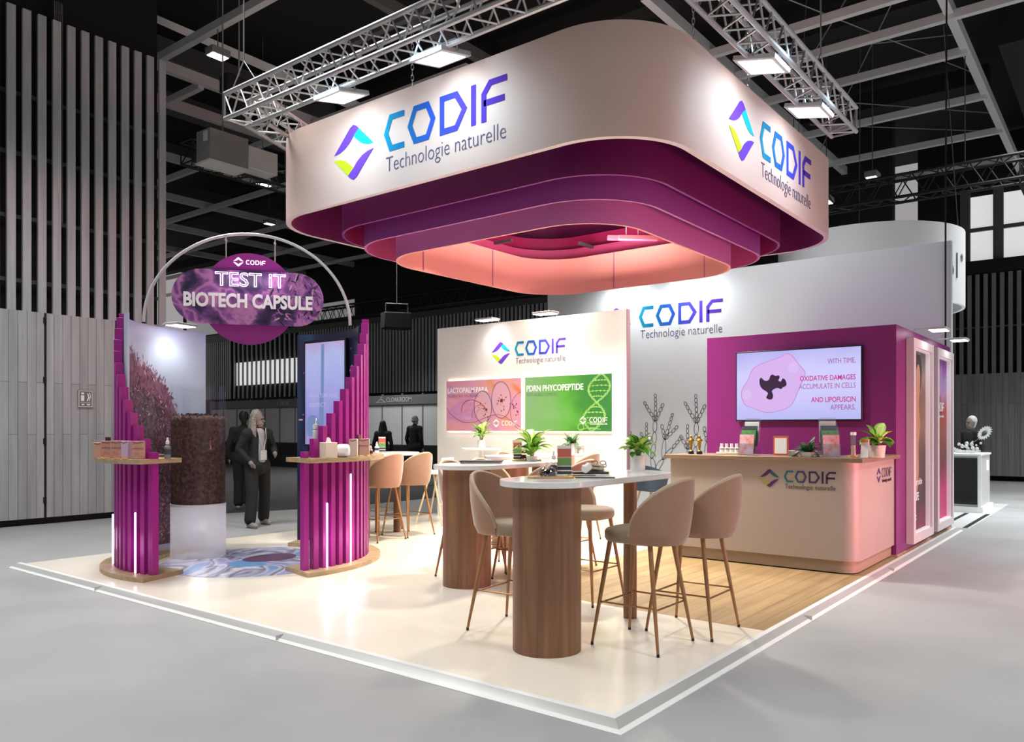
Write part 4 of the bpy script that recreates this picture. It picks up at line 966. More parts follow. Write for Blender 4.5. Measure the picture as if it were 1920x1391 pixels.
m = MB(); m.M = Matrix.Translation((.22, .06, 0)); m.prism(smooth([(-.3, -.1), (-.1, -.24), (.15, -.22), (.3, -.02), (.2, .18), (-.05, .22), (-.28, .1)]), .003, .004); m.build('cell_print', noise_mat('plum granular print', [(.35, '#4b3048'), (.6, '#7d5a7a')], 30, 3, .3), fd)
m = MB(); m.M = Matrix.Translation((-.14, -.12, 0)); m.prism(smooth([(-.16, -.12), (.05, -.2), (.12, .02), (.05, .22), (-.12, .2), (-.22, .05)]), .003, .0035); m.build('blue_print', mat('blue print', '#6f9fcf', .3), fd)
M_acr = clear('clear acrylic', (.985, .99, .995, 1), .045); M_frost = clear('frosted acrylic', (.97, .97, .99, 1), .06, white=.6)
M_gran = noise_mat('dark brown flakes', [(.3, '#33221d'), (.55, '#553b33'), (.75, '#75564c')], 26, 5, .9, 'Object', bump=.8)
cy = empty('capsule_cylinder', (1.44, 6.20, 0.0), 0, 'clear acrylic cylinder filled with dark brown flakes on a frosted base', 'display cylinder')
def shell(name, r, t, z0, z1, mm, c=(0, 0), seg=48):
    m = MB(); m.lathe([(r, z0), (r, z1), (r - t, z1 + .001)], (c[0], c[1], 0), seg, caps=False); return m.build(name, mm, cy)
shell('clear_wall', .292, .006, .585, 1.885, M_acr)
l = bpy.data.lights.new('base_fill', 'POINT'); l.energy = 1.6; l.shadow_soft_size = .1; lo = bpy.data.objects.new('base_fill', l); COL.objects.link(lo); lo.location = (1.44, 6.20, .3)  # added point light inside, brightens the frosted base
shell('frosted_base', .29, .006, .0, .56, M_frost)
MB().lathe([(0.0, .56), (.293, .56), (.293, .584), (.0, .584)], seg=48, caps=False).build('white_disc', M_white, cy)
shell('inner_tube', .16, .004, .585, 1.86, M_acr); shell('inner_tube', .06, .004, .03, .555, M_acr, (-.03, -.06)); shell('inner_tube', .06, .004, .03, .555, M_acr, (.08, .02))
m = MB(); prof = [(0.0, .59), (.282, .59)] + [(.282, .59 + .94 * k / 24) for k in range(1, 25)] + [(.24, 1.545), (.15, 1.53), (0, 1.54)]
m.lathe(prof, seg=56, caps=False)
for v in m.bm.verts:
    if v.co.z > 1.5: v.co.z += random.uniform(-.02, .02)
for k in range(1500):
    a = random.uniform(0, 2 * math.pi); top = random.random() < .25
    r_ = .28 * math.sqrt(random.random()) if top else .2825; z = 1.545 + random.uniform(-.01, .03) if top else random.uniform(.6, 1.53)
    c = Vector((r_ * math.cos(a), r_ * math.sin(a), z)); u = Vector((-math.sin(a), math.cos(a), 0)); an = random.uniform(0, 6.28)
    d = (u * math.cos(an) + Vector((0, 0, 1)) * math.sin(an)) * random.uniform(.006, .014); e_ = (u * -math.sin(an) + Vector((0, 0, 1)) * math.cos(an)) * random.uniform(.003, .006); n_ = Vector((math.cos(a), math.sin(a), .2)) * random.uniform(-.001, .002)
    m.face([m.v(c - d - e_ + n_), m.v(c + d - e_), m.v(c + d + e_ - n_), m.v(c - d + e_)], random.choice((0, 0, 1, 2)))
tag(m.build('flakes', [M_gran, mat('flake brown', '#66483c', .8), mat('flake dark', '#2c1c18', .8)], cy, angle=0, recalc=False), kind='stuff')
# ================================================================ furniture
M_velvet_pinklit = mat('beige velvet', '#a57f68', 0.85, sheen=0.5, var=.05, scale=9); M_pipe = mat('pale piping', '#b8a38a', .7)  # backrest velvet shifted pinker, pink light put into its colour
M_seat = mat('beige velvet seat', '#97866f', 0.85, sheen=0.5, var=.05, scale=9)
M_leg = wood('orange brown stool leg', '#8a5f3c', '#a67a4e', 0.4, 'Z', 4, .1); M_tip = mat('black foot tip', '#141414', .6); M_brass = mat('copper footrest', '#9a7048', .3, metal=.6)
M_walnut = wood('brown walnut veneer', '#6a4630', '#906748', 0.42, 'Z', 2.2, .05); M_tabletop = mat('white table top', '#efeeec', .14)

def make_stool(loc, rz, label):
    t = empty('bar_stool', loc, rz, label, 'bar stool', 'beige velvet bar stools')
    P = rrect(-.215, .215, -.24, .235, .16, n=7); m = MB(); rings = []
    for z, s in ((.672, .86), (.68, .96), (.70, 1.0), (.735, 1.0), (.755, .95), (.765, .82), (.768, .5)):
        rings.append([m.v((p[0] * s, p[1] * s, z)) for p in P])
    n = len(P)
    for a, b in zip(rings, rings[1:]):
        for i in range(n): m.face((a[i], a[(i + 1) % n], b[(i + 1) % n], b[i]))
    m.face(rings[0][::-1]); m.face(rings[-1]); m.build('seat', M_seat, t, angle=60)
    NU, NV = 28, 7; m = MB(); O = []; I = []; rim = []
    for i in range(NU + 1):
        f = -1 + 2 * i / NU; ph = f * R(104); c = max(0.0, math.cos(f * R(90)))
        zt = .725 + .365 * c ** .62; o = []; q = []
        for j in range(NV + 1):
            z = .672 + (zt - .672) * j / NV; k = (z - .672) / .42
            r = .222 + .045 * k + .012 * math.sin(min(1, k) * math.pi); fl = 1.0 if j else .93
            o.append(m.v((r * fl * math.sin(ph), -.075 - r * fl * math.cos(ph) * 1.0, z)))
            q.append(m.v(((r - .032) * math.sin(ph), -.075 - (r - .032) * math.cos(ph), z + (.004 if j == NV else 0))))
        O.append(o); I.append(q); rim.append((o[-1].co + q[-1].co) / 2)
    for i in range(NU):
        for j in range(NV):
            m.face((O[i][j], O[i + 1][j], O[i + 1][j + 1], O[i][j + 1])); m.face((I[i + 1][j], I[i][j], I[i][j + 1], I[i + 1][j + 1]))
        m.face((O[i][-1], O[i + 1][-1], I[i + 1][-1], I[i][-1])); m.face((I[i][0], I[i + 1][0], O[i + 1][0], O[i][0]))
    for i in (0, NU):
        for j in range(NV): m.face((O[i][j], O[i][j + 1], I[i][j + 1], I[i][j]))
    b = m.build('backrest', M_velvet_pinklit, t, angle=60)
    MB().tube(rim, .0165, 8).build('piping', M_pipe, b, angle=60)
    feet = []
    for sx in (-1, 1):
        for sy in (-1, 1):
            a = Vector((sx * .155, sy * .145 + .01, .69)); f = Vector((sx * .245, sy * .24, .012))
            l = MB().tube([a, a.lerp(f, .5), f], [.0165, .014, .009], 10).build('leg', M_leg, t, angle=60)
            MB().lathe([(.009, 0), (.0105, .003), (.0095, .02)], (f.x, f.y, 0), 10).build('foot_tip', M_tip, l)
            feet.append(a.lerp(f, .60))
    m = MB(); m.tube([feet[0], feet[1]], .0065, 6); m.tube([feet[2], feet[3]], .0065, 6)
    for q in (0, 1): m.tube([feet[q] - Vector((0, 0, .012)), feet[q + 2] - Vector((0, 0, .012))], .0065, 6)
    m.build('footrest', M_brass, t, angle=60)
    return t
PI = math.pi
ST = [((1.30, .555, 0), 0.0, 'bar stool seen from behind, left one of the two before the front table'),
      ((1.835, .45, 0), 0.03, 'bar stool seen from behind at the front table, right one nearest the counter'),
      ((1.09, 1.46, 0), PI + .08, 'bar stool at the left of the wide front column, open side turned right'),
      ((2.20, 1.60, 0), PI, 'bar stool behind the thin post of the front table'),
      ((2.41, 3.02, 0), PI, 'bar stool behind the left end of the second table, leg left of its column'),
      ((2.93, 3.06, 0), PI, 'bar stool behind the second table, its rim just above the black laptop'),
      ((2.63, 2.50, 0), 0, 'bar stool on the near side of the second table behind the front column'),
      ((3.36, 2.60, 0), 0, 'bar stool between front table and back table, low inner rim before the pale wall'),
      ((4.93, 4.36, 0), PI, 'bar stool behind the back table, curved shell facing the camera'),
      ((4.5, 3.6, 0), 0, 'bar stool before the back table, left of the two seen from behind'),
      ((5.06, 3.6, 0), 0, 'bar stool before the back table, right of the two seen from behind'),
      ((3.53, 5.56, 0), .03, 'cream bar stool beside the right totem, left one of the pair by the cloakroom view'),
      ((4.08, 5.58, 0), 0, 'cream bar stool, right one of the pair by the cloakroom view'),
      ((3.58, 6.30, 0), PI, 'bar stool behind the far left table, mostly hidden by the right totem'),
      ((4.22, 6.34, 0), PI, 'bar stool behind the far left table, seen between the pair of cream stools')]
proto = make_stool(*ST[0])
for l, r_, lb in ST[1:]: copy_tree(proto, None, l, r_, lb)

def capsule(x0, x1, r, n=16):
    return [(x1 + r * math.cos(t), r * math.sin(t)) for t in [R(-90 + 180 * k / n) for k in range(n + 1)]] + [(x0 + r * math.cos(t), r * math.sin(t)) for t in [R(90 + 180 * k / n) for k in range(n + 1)]]
def table(loc, L, label, colr=.22, flip=False):
    t = empty('bar_table', loc, 0, label, 'bar table', 'white topped bar tables')
    MB().prism(capsule(0, L, .305), 1.05, 1.09).build('tabletop', M_tabletop, t, bevel=.005)
    MB().lathe([(colr, 0), (colr, 1.05)], seg=40).build('column', M_walnut, t)
    MB().lathe([(.05, 0), (.05, 1.05)], (L, 0, 0), 20).build('post', M_walnut, t)
    return t
table((.79, .97, 0), 1.07, 'front white bar table on a wide brown wood column')
table((2.05, 2.76, 0), 1.07, 'second white bar table with a brown column, left of the front one')
table((4.08, 3.86, 0), 1.07, 'back white bar table before the pale end of the display wall')
table((3.42, 5.92, 0), .78, 'far left white bar table between totem and display wall')
pt = empty('pedestal_table', (5.62, 5.62, 0), 0, 'small white pedestal table under the pink poster', 'table')
MB().lathe([(0, 1.09), (.29, 1.09), (.3, 1.10), (.3, 1.12), (0, 1.12)], seg=36, caps=False).build('tabletop', M_white, pt); MB().lathe([(.045, .03), (.04, 1.09)], seg=16).build('pedestal', M_white, pt); MB().lathe([(.24, 0), (.24, .012), (.05, .03)], seg=30).build('foot', M_white, pt)
e = empty('low_back_stool', (5.2, 6.15, 0), .3, 'white stool with pale A shaped legs at the left end of the display wall', 'stool')
MB().prism(rrect(-.2, .2, -.2, .2, .1), .74, .79).build('seat', M_white, e, bevel=.01)
MB().b2(-.2, .2, -.21, -.18, .8, .98).build('backrest', M_white, e, bevel=.012)
M_pale = mat('pale wood leg', '#cbb796', .5)
for sx in (-1, 1):
    for sy in (-1, 1): MB().tube([(sx * .12, sy * .03, .74), (sx * .22, sy * .22, 0)], [.016, .012], 8).build('leg', M_pale, e)
MB().tube([(-.18, -.13, .3), (.18, -.13, .3)], .008, 6).build('footrest', M_pale, e)
M_slate = mat('slate blue shell', '#3d5160', .5)
e = empty('shell_chair', (7.95, 4.05, 0), R(250), 'slate blue shell chair with wooden legs in the gap beside the counter', 'chair')
m = MB(); NU, NV = 16, 5; G = []
for i in range(NU + 1):
    f = -1 + 2 * i / NU; ph = f * R(115); c = max(0, math.cos(f * R(90))); row = []
    for j in range(NV + 1):
        zt = .64 + .2 * c ** .7; z = .44 + (zt - .44) * j / NV; r = .24 + .05 * j / NV
        row.append((r * math.sin(ph), -r * math.cos(ph), z))
    G.append(row)
def shellgrid(m, G, t=.02):
    A = [[m.v(p) for p in r] for r in G]; B = [[m.v((p[0] * (1 - t / .26), p[1] * (1 - t / .26), p[2] + .004)) for p in r] for r in G]
    for i in range(len(G) - 1):
        for j in range(len(G[0]) - 1):
            m.face((A[i][j], A[i + 1][j], A[i + 1][j + 1], A[i][j + 1])); m.face((B[i + 1][j], B[i][j], B[i][j + 1], B[i + 1][j + 1]))
        m.face((A[i][-1], A[i + 1][-1], B[i + 1][-1], B[i][-1])); m.face((A[i][0], A[i + 1][0], B[i + 1][0], B[i][0]))
    for i in (0, -1):
        for j in range(len(G[0]) - 1): m.face((A[i][j], A[i][j + 1], B[i][j + 1], B[i][j]))
shellgrid(m, G); m.build('shell', M_slate, e)
MB().prism(rrect(-.23, .23, -.2, .22, .12), .42, .46).build('seat', M_slate, e, bevel=.01)
for sx in (-1, 1):
    for sy in (-1, 1): MB().tube([(sx * .12, sy * .12, .42), (sx * .22, sy * .22, 0)], [.017, .011], 8).build('leg', M_pale, e)

# ---------------------------------------------------------------- plants
M_leafg = mat('leaf green', '#4f9226', .4, var=.15, scale=20); M_leafc = mat('leaf cream green', '#dcea8c', .4, var=.12, scale=25); M_leafd = mat('deep leaf green', '#387028', .45, var=.15, scale=20); M_leafb = mat('bright leaf green', '#86c93a', .4, var=.1, scale=20)
M_fern = mat('fern green', '#4f8046', .5, var=.2, scale=30); M_ferny = mat('dark fern green', '#2f5a3a', .5, var=.2, scale=30)
M_pot = mat('white pot', '#e9e7e2', .35); M_soil = mat('soil', '#2f241c', .9); M_stalk = mat('leaf stalk', '#7c9a48', .5)
def leaf(m, base, az, el, L, w, droop, mi=(0, 1), twist=0.0):
    b = Vector(base); u = Vector((math.cos(az), math.sin(az), 0)); s = Vector((-math.sin(az), math.cos(az), 0)); up = Vector((0, 0, 1)); prev = None
    p = b.copy(); n = 7; e = el
    for k in range(n + 1):
        t = k / n; d = u * math.cos(e) + up * math.sin(e); nn = -u * math.sin(e) + up * math.cos(e)
        ww = w * math.sin(math.pi * min(1, t * .92 + .08)) ** .8 if 0 < k < n else w * .05
        sd = (s * math.cos(twist) + nn * math.sin(twist))
        row = [m.v(p - sd * ww + nn * ww * .25), m.v(p - sd * ww * .62 + nn * ww * .1), m.v(p), m.v(p + sd * ww * .62 + nn * ww * .1), m.v(p + sd * ww + nn * ww * .25)]
        if prev:
            for q in range(4): m.face((prev[q], prev[q + 1], row[q + 1], row[q]), mi[0] if q in (0, 3) else mi[1])
        prev = row; p = p + d * (L / n); e -= droop / n
def pot(parent, r0, r1, h, mm=None, sq=False):
    if sq: m = MB(); m.prism(rrect(-r1, r1, -r1, r1, r1 * .25), 0, h); m.build('pot', mm or M_pot, parent, bevel=.004)
    else: MB().lathe([(0, 0), (r0, 0), (r1, h), (r1 - .006, h), (r1 - .01, h - .02), (0, h - .02)], seg=28, caps=False).build('pot', mm or M_pot, parent)
    MB().lathe([(0, h - .012), (r1 - .009, h - .012)], seg=20, caps=False).build('soil', M_soil, parent)
def broad_plant(loc, label, ph, pr, leaves, group='potted plants', L=(.12, .18), w=(.028, .042), mats=None, sq=False, seed=1, el=(20, 80), potm=None, stalk=.10):
    rs = random.getstate(); random.seed(seed)
    e = empty('potted_plant', loc, 0, label, 'potted plant', group); pot(e, pr * .82, pr, ph, potm, sq)
    m = MB(); st = MB()
    for k in range(leaves):
        az = 2.4 * k + random.uniform(-.3, .3); f = k / leaves; ee = R(el[1] - (el[1] - el[0]) * f + random.uniform(-8, 8)); hs = stalk * random.uniform(.5, 1.1) * (1.1 - .5 * f)
        b0 = Vector((.012 * math.cos(az), .012 * math.sin(az), ph - .015)); b1 = b0 + Vector((math.cos(az) * .25 * hs, math.sin(az) * .25 * hs, hs)); st.tube([b0, b1], .003, 5)
        mi = random.choice(((0, 1), (3, 1), (2, 3), (3, 1)) if f < .6 else ((0, 3), (2, 0), (0, 1), (3, 0)))
        leaf(m, b1, az, ee, random.uniform(*L), random.uniform(*w), R(random.uniform(40, 95)), mi, random.uniform(-.3, .3))
    m.build('foliage', mats or [M_leafg, M_leafc, M_leafd, M_leafb], e, angle=0, recalc=False); st.build('stems', M_stalk, e); random.setstate(rs)
    return e
def fern_plant(loc, label, ph, pr, n=34, L=.13, mm=None, seed=3, potm=None, trail=0, el0=-10, sq=False):
    rs = random.getstate(); random.seed(seed)
    e = empty('potted_fern', loc, 0, label, 'potted plant', 'potted plants'); pot(e, pr * .8, pr, ph, potm, sq); m = MB()
    for k in range(n):
        az = random.uniform(0, 6.28); el = R(random.uniform(el0, 75)); p = Vector((.02 * math.cos(az), .02 * math.sin(az), ph)); l = L * random.uniform(.6, 1.15)
        if trail and k < trail: el = R(-5); l = L * 1.3
        u = Vector((math.cos(az), math.sin(az), 0)); s = Vector((-u.y, u.x, 0)); Z = Vector((0, 0, 1)); q = 9; dr = R(random.uniform(30, 80))
        for j in range(q):
            d = u * math.cos(el) + Z * math.sin(el); p2 = p + d * l / q
            for sg_ in (-1, 1):
                a = p; t = p + s * sg_ * l * .26 * (1.1 - j / q) + d * l * .08; mid = (a + t) / 2; wd_ = d * l * .085
                m.face([m.v(a), m.v(mid - wd_ + Z * .002), m.v(t), m.v(mid + wd_ + Z * .002)], random.choice((0, 0, 1)))
            p = p2; el -= dr / q
    m.build('foliage', [mm or M_fern, M_leafd], e, angle=0, recalc=False); random.setstate(rs)
    return e
broad_plant((2.02, .99, 1.09), 'variegated plant in a white pot on the right end of the front table', .118, .062, 26, seed=4, L=(.10, .16), w=(.034, .05), el=(10, 85), stalk=.10)
broad_plant((2.98, 2.72, 1.09), 'big yellow green plant in the middle, rising over the second table', .05, .06, 28, seed=9, L=(.14, .22), w=(.034, .048), el=(0, 88), stalk=.15)
broad_plant((5.60, 5.60, 1.12), 'small bright plant in a white cup on the pedestal table', .12, .06, 20, seed=12, L=(.12, .18), w=(.034, .046), el=(15, 88), stalk=.17)
fern_plant((5.15, 3.70, 1.09), 'fern in a white pot on the back table before the pale wall', .13, .075, 40, .17)
e = empty('white_cup', (5.30, 3.66, 1.09), 0, 'plain white cup right of the fern on the back table', 'cup'); MB().lathe([(0, 0), (.045, 0), (.05, .1), (.045, .1), (.042, .01), (0, .008)], seg=24, caps=False).build('cup', M_pot, e)
fern_plant((4.72, .58, 1.128), 'low dark fern trailing over the counter edge', .05, .075, 70, .16, M_ferny, seed=8, trail=5, el0=15)
broad_plant((5.02, -.01, 1.128), 'plant with big variegated leaves in a woven pot at the right counter end', .12, .075, 18, seed=21, L=(.11, .19), w=(.038, .055), el=(-10, 80), potm=mat('woven ivory pot', '#d9c8b8', .8, var=.2, scale=60, bump=.4), stalk=.1)

# ---------------------------------------------------------------- things on the tables
M_paper = mat('white paper', '#e9e6e2', .6); M_red = mat('leaflet coral red', '#c9675a', .5); M_green = mat('leaflet green', '#6f9d55', .5); M_dark = mat('leaflet charcoal', '#3b3f46', .5); M_tan = mat('leaflet tan', '#c9a787', .5)
M_clear = clear('clear plastic', (.94, .95, .96, 1), .16); M_board = wood('light wood board', '#b58a5c', '#d0a777', .5, 'X', 6, .2); M_choc = mat('dark chocolate ball', '#3a1d18', .5); M_orange = mat('orange biscuit', '#cf8a3a', .6)
M_glass = clear('glass', (.93, .95, .95, 1), .25); M_blk = mat('black plastic', '#17181a', .35)
def leaflet(loc, rz, label, h=.2, w=.10, group='leaflet stands on the tables'):
    e = empty('leaflet_stand', loc, rz, label, 'leaflet stand', group)
    m = MB(); m.box((0, .004, h / 2 + .01), (w, .004, h)); m.box((0, .035, .006), (w, .075, .012)); m.build('holder', M_clear, e)
    m = MB(); z = h + .008; t = PM((-w / 2, -.0005, 0), (1, 0, 0)); m.M = t
    for hh, mi in ((.10, 0), (.28, 1), (.04, 4), (.26, 2), (.03, 0), (.12, 3), (.04, 0), (.10, 3)):
        z1 = z - h * hh; m.prism([(.003, z1), (w - .003, z1), (w - .003, z), (.003, z)], 0, .003, mi); z = z1
    m.build('leaflet', [M_paper, M_red, M_green, M_dark, M_tan], e)
    return e
fr = math.atan2(FWY, FWX) - PI / 2
leaflet((1.12, 1.06, 1.09), fr + .05, 'striped leaflet in a clear stand on the front table')
leaflet((3.02, 2.93, 1.09), fr, 'striped leaflet on the second table behind the front one', .19, .09)
leaflet((4.40, 4.02, 1.09), fr + .1, 'pale striped leaflet on the left end of the back table', .19, .09)
leaflet((3.98, 5.98, 1.09), fr, 'small striped leaflet on the far left table', .2, .1)
def tasting(loc, label, rz=0, dome=True):
    e = empty('tasting_board', loc, rz, label, 'serving board', 'tasting boards')
    MB().prism(rrect(-.15, .15, -.07, .07, .03), 0, .012).build('board', M_board, e, bevel=.003)
    m = MB()
    for k in range(14):
        a = 2.4 * k; r_ = .012 * math.sqrt(k); m.sphere((-.02 + r_ * math.cos(a), r_ * math.sin(a), .026 + (.02 if k < 5 else 0)), .0125, 9, 7)
    m.build('chocolates', M_choc, e)
    if dome: MB().lathe([(.068, .012)] + [(.068 * math.cos(R(t)), .012 + .075 * math.sin(R(t))) for t in (10, 25, 40, 55, 70, 82)] + [(.008, .088), (.012, .1), (.0, .105)], (-.02, 0, 0), 24, caps=False).build('glass_dome', M_glass, e)
    else:
        m = MB()
        for k in range(5): m.box((.05 + .02 * (k % 2), -.04 + .02 * k, .02), (.04, .016, .016), rz=k)
        m.build('biscuits', M_orange, e)
    return e
tasting((.90, 1.02, 1.09), 'wooden board with a glass dome of dark chocolates on the front table', fr)
tasting((3.05, 2.84, 1.09), 'wooden board with biscuits on the second table', fr, False)
tasting((4.46, 3.94, 1.09), 'wooden board with biscuits on the left end of the back table', fr, False)
def bottle(loc, label, h=.15, r=.022, mm=None, group='dropper bottles on the tables', liquid=True):
    e = empty('dropper_bottle', loc, 0, label, 'bottle', group)
    MB().lathe([(0, 0), (r, 0), (r, h * .55), (r * .5, h * .64), (r * .45, h * .7)], seg=18, caps=False).build('body', mm or M_glass, e)
    MB().lathe([(r * .55, h * .68), (r * .55, h * .82), (r * .3, h * .86), (r * .25, h), (0, h)], seg=14).build('dropper', M_paper, e)
    m = MB(); m.lathe([(r * 1.02, h * .2), (r * 1.02, h * .45)], seg=18, caps=False); m.build('label_band', M_dark, e)
    return e
bottle((1.05, 1.10, 1.09), 'clear dropper bottle beside the glass dome on the front table', .17, .024)
bottle((4.60, 3.93, 1.09), 'small dark bottle beside the leaflet on the back table', .12, .02, M_blk)
bottle((3.86, 5.95, 1.09), 'white bottle left of the leaflet on the far left table', .14, .03, M_paper)
e = empty('biscuit_tray', (1.16, 1.00, 1.09), fr, 'small orange snack before the leaflet on the front table', 'snack'); MB().prism(rrect(-.05, .05, -.025, .025, .015), 0, .012).build('snack', M_orange, e, bevel=.004)
e = empty('serving_tray', (1.50, 1.10, 1.09), fr + .1, 'black tray holding a folded cloth and a can on the front table', 'tray')
MB().prism(rrect(-.13, .13, -.08, .08, .02), 0, .014).build('tray', M_blk, e, bevel=.004)
e = empty('folded_cloth', (1.55, 1.10, 1.104), fr + .2, 'cream folded cloth on the black tray', 'cloth')
m = MB(); m.box((0, 0, .022), (.15, .08, .02), ry=.12); m.box((.02, .01, .045), (.13, .07, .016), ry=.2); m.build('folds', mat('cream cloth', '#cfc3a8', .85, var=.1, scale=30), e, bevel=.006)
e = empty('folded_glasses', (1.58, 1.07, 1.165), fr, 'black glasses lying on the folded cloth', 'glasses'); m = MB()
for sx in (-.03, .03): m.M = Matrix.Translation((sx, 0, 0)) @ Matrix.Rotation(R(60), 4, 'X'); m.tube([(.022 * math.cos(t), .016 * math.sin(t), 0) for t in [2 * PI * k / 12 for k in range(12)]], .003, 5, closed=True)
m.M = I4; m.tube([(.05, 0, 0), (.06, .05, -.03), (.03, .1, -.045)], .003, 5); m.tube([(-.05, 0, 0), (-.04, .06, -.03), (-.06, .1, -.045)], .003, 5); m.build('frame', M_blk, e)
e = empty('drink_can', (1.40, 1.06, 1.104), 0, 'small white and blue can lying at the left of the tray', 'can'); m = MB(); m.M = Matrix.Translation((0, 0, .03)) @ Matrix.Rotation(R(70), 4, 'Y'); m.lathe([(.024, -.03), (.028, -.025), (.028, .03), (.024, .035)], seg=16)
for f in m.bm.faces: f.material_index = 1 if (f.index % 3 == 0) else 0
m.build('can', [M_paper, mat('can blue', '#33407a', .3)], e)
e = empty('plate_stack', (1.66, 1.17, 1.09), 0, 'stack of cream plates behind the tray on the front table', 'plates'); m = MB()
for k in range(4): m.lathe([(.05, .012 * k), (.085, .012 * k + .012), (.083, .012 * k + .016), (.045, .012 * k + .006)], seg=28)
m.build('plates', M_pot, e)
e = empty('tablet_computer', (1.10, .80, 1.09), fr - .15, 'slim grey tablet with a pen at the near edge of the front table', 'tablet'); MB().prism(rrect(-.13, .13, -.05, .06, .012), 0, .008).build('tablet', mat('dark grey tablet', '#4a4650', .3), e, bevel=.002); MB().tube([(-.15, .05, .013), (.0, .06, .013)], .004, 6).build('pen', M_grey, e)
e = empty('laptop', (2.30, 2.80, 1.09), fr - .05, 'closed black and silver laptop on the second table', 'laptop'); MB().prism(rrect(-.2, .2, -.12, .12, .02), .014, .024).build('lid', M_blk, e, bevel=.003); MB().prism(rrect(-.19, .19, -.11, .11, .02), 0, .014).build('base', M_lgrey, e, bevel=.003)

# ---------------------------------------------------------------- things on the counter
M_gold = mat('gold', '#b08a35', .25, metal=.85); M_capw = mat('white cap', '#f0efec', .4)
def trophy(loc, label):
    e = empty('trophy', loc, 0, label, 'trophy', 'trophies on the counter')
    MB().lathe([(.032, 0), (.032, .03), (.028, .034)], seg=20).build('base', M_blk, e)
    m = MB(); m.lathe([(.02, .034), (.012, .045), (.01, .05), (.016, .09), (.02, .13), (.026, .155), (.016, .172), (.008, .178)], seg=14); m.sphere((0, 0, .192), .0135, 10, 8, sc=(1, 1, 1.2))
    for s_ in (-1, 1): m.tube([(0, s_ * .022, .16), (-.01, s_ * .04, .15), (-.02, s_ * .026, .172), (-.022, s_ * .012, .185)], .0055, 6)
    m.build('figure', M_gold, e); return e
trophy((4.86, 1.90, 1.128), 'small gold trophy on the counter, the left one'); trophy((4.84, 1.79, 1.128), 'small gold trophy on the counter, the right one')
e = empty('sample_tray', (4.86, 1.42, 1.128), 0, 'beige tray under the white sample bottles on the counter', 'tray'); MB().b2(-.06, .06, -.16, .16, 0, .028).build('tray', mat('beige tray', '#c9b9a2', .5), e, bevel=.004)
k_ = 0
for j, lab in enumerate(('white sample bottle first from the left on the beige tray', 'white sample bottle second from the left on the beige tray', 'white sample bottle third from the left on the beige tray', 'white sample bottle fourth from the left on the beige tray', 'white sample bottle at the right end of the beige tray')):
    e = empty('sample_bottle', (4.84, 1.53 - j * .056, 1.156), 0, lab, 'bottle', 'sample bottles on the tray')
    MB().lathe([(0, 0), (.024, 0), (.024, .05), (.013, .06), (.013, .065)], seg=18, caps=False).build('body', M_paper, e); MB().lathe([(.016, .062), (.016, .095), (0, .095)], seg=14).build('cap', M_capw, e); m = MB(); m.lathe([(.0246, .03), (.0246, .04)], seg=18, caps=False); m.build('label_band', M_grey, e)
M_br1 = noise_mat('pink brochure cover', [(.3, '#d97f72'), (.5, '#dfaeb6'), (.7, '#cfc4dc')], 3, 3, .4); M_br2 = noise_mat('green brochure cover', [(.3, '#2f7a3a'), (.6, '#5cb442')], 3, 3, .4); M_br3 = noise_mat('navy brochure cover', [(.3, '#141c33'), (.7, '#23345a')], 3, 3, .4)
def brochures(loc, rz, label):
    e = empty('brochure_holder', loc, rz, label, 'brochure holder', 'brochure holders on the counter'); m = MB()
    for k in range(4):
        y = .05 * k; z = .045 * k; m.box((0, y - .006, z + .065), (.17, .003, .13), rx=-.12); m.box((0, y + .034, z + .13), (.17, .003, .26), rx=-.12)
    for s_ in (-1, 1): m.prism([(s_ * .085 - .0015, -.02), (s_ * .085 + .0015, -.02), (s_ * .085 + .0015, .2), (s_ * .085 - .0015, .2)], 0, .06)
    m.build('acrylic_holder', M_clear, e)
    for k, mm in enumerate((M_br1, M_br2, M_br3, M_paper)):
        b = MB(); b.box((0, 0.05 * k + .012, .045 * k + .115), (.152, .012, .212), rx=-.12)
        o = b.build('brochure', mm, e)
        if k < 3: o['label'] = ('pink brochure in front', 'green brochure', 'navy brochure')[k]
        else: o['label'] = 'white brochure at the back'
    return e
brochures((4.80, 1.24, 1.128), -PI / 2 + .02, 'clear stepped holder with brochures on the left of the counter'); brochures((4.78, .36, 1.128), -PI / 2 + .5, 'clear stepped holder with brochures on the right of the counter')
e = empty('table_tent', (4.82, .88, 1.128), -PI / 2 + .3, 'orange bordered tent card standing on the counter', 'tent card'); m = MB(); m.prism([(-.075, -.0), (.075, 0), (.075, .09), (-.075, .09)], 0, .004)
m.build('base', M_paper, e)
m = MB(); m.box((0, .025, .105), (.15, .004, .21), rx=-.22); m.build('front_card', mat('orange card', '#cf5b3a', .5), e)
m = MB(); m.box((0, .0225, .105), (.118, .004, .165), rx=-.22); m.build('white_field', M_paper, e)
m = MB(); m.box((0, .07, .105), (.15, .004, .21), rx=.22); m.build('back_card', mat('tan card', '#c9a483', .5), e)
e = empty('long_box', (4.95, .72, 1.128), 0, 'low white box behind the tent card and fern', 'box'); MB().b2(-.05, .05, -.16, .14, 0, .055).build('box', M_paper, e, bevel=.003)
e = empty('sample_tube', (4.80, .16, 1.128), 0, 'tall clear sample tube on a round wood foot', 'sample tube'); MB().lathe([(.045, 0), (.045, .025)], seg=20).build('foot', M_board, e); MB().lathe([(.026, .025), (.026, .22)], seg=18, caps=False).build('tube', M_glass, e); MB().lathe([(.02, .03), (.02, .12)], seg=14).build('filling', M_tan, e); MB().lathe([(.027, .22), (.027, .25), (0, .25)], seg=16).build('cap', M_paper, e)
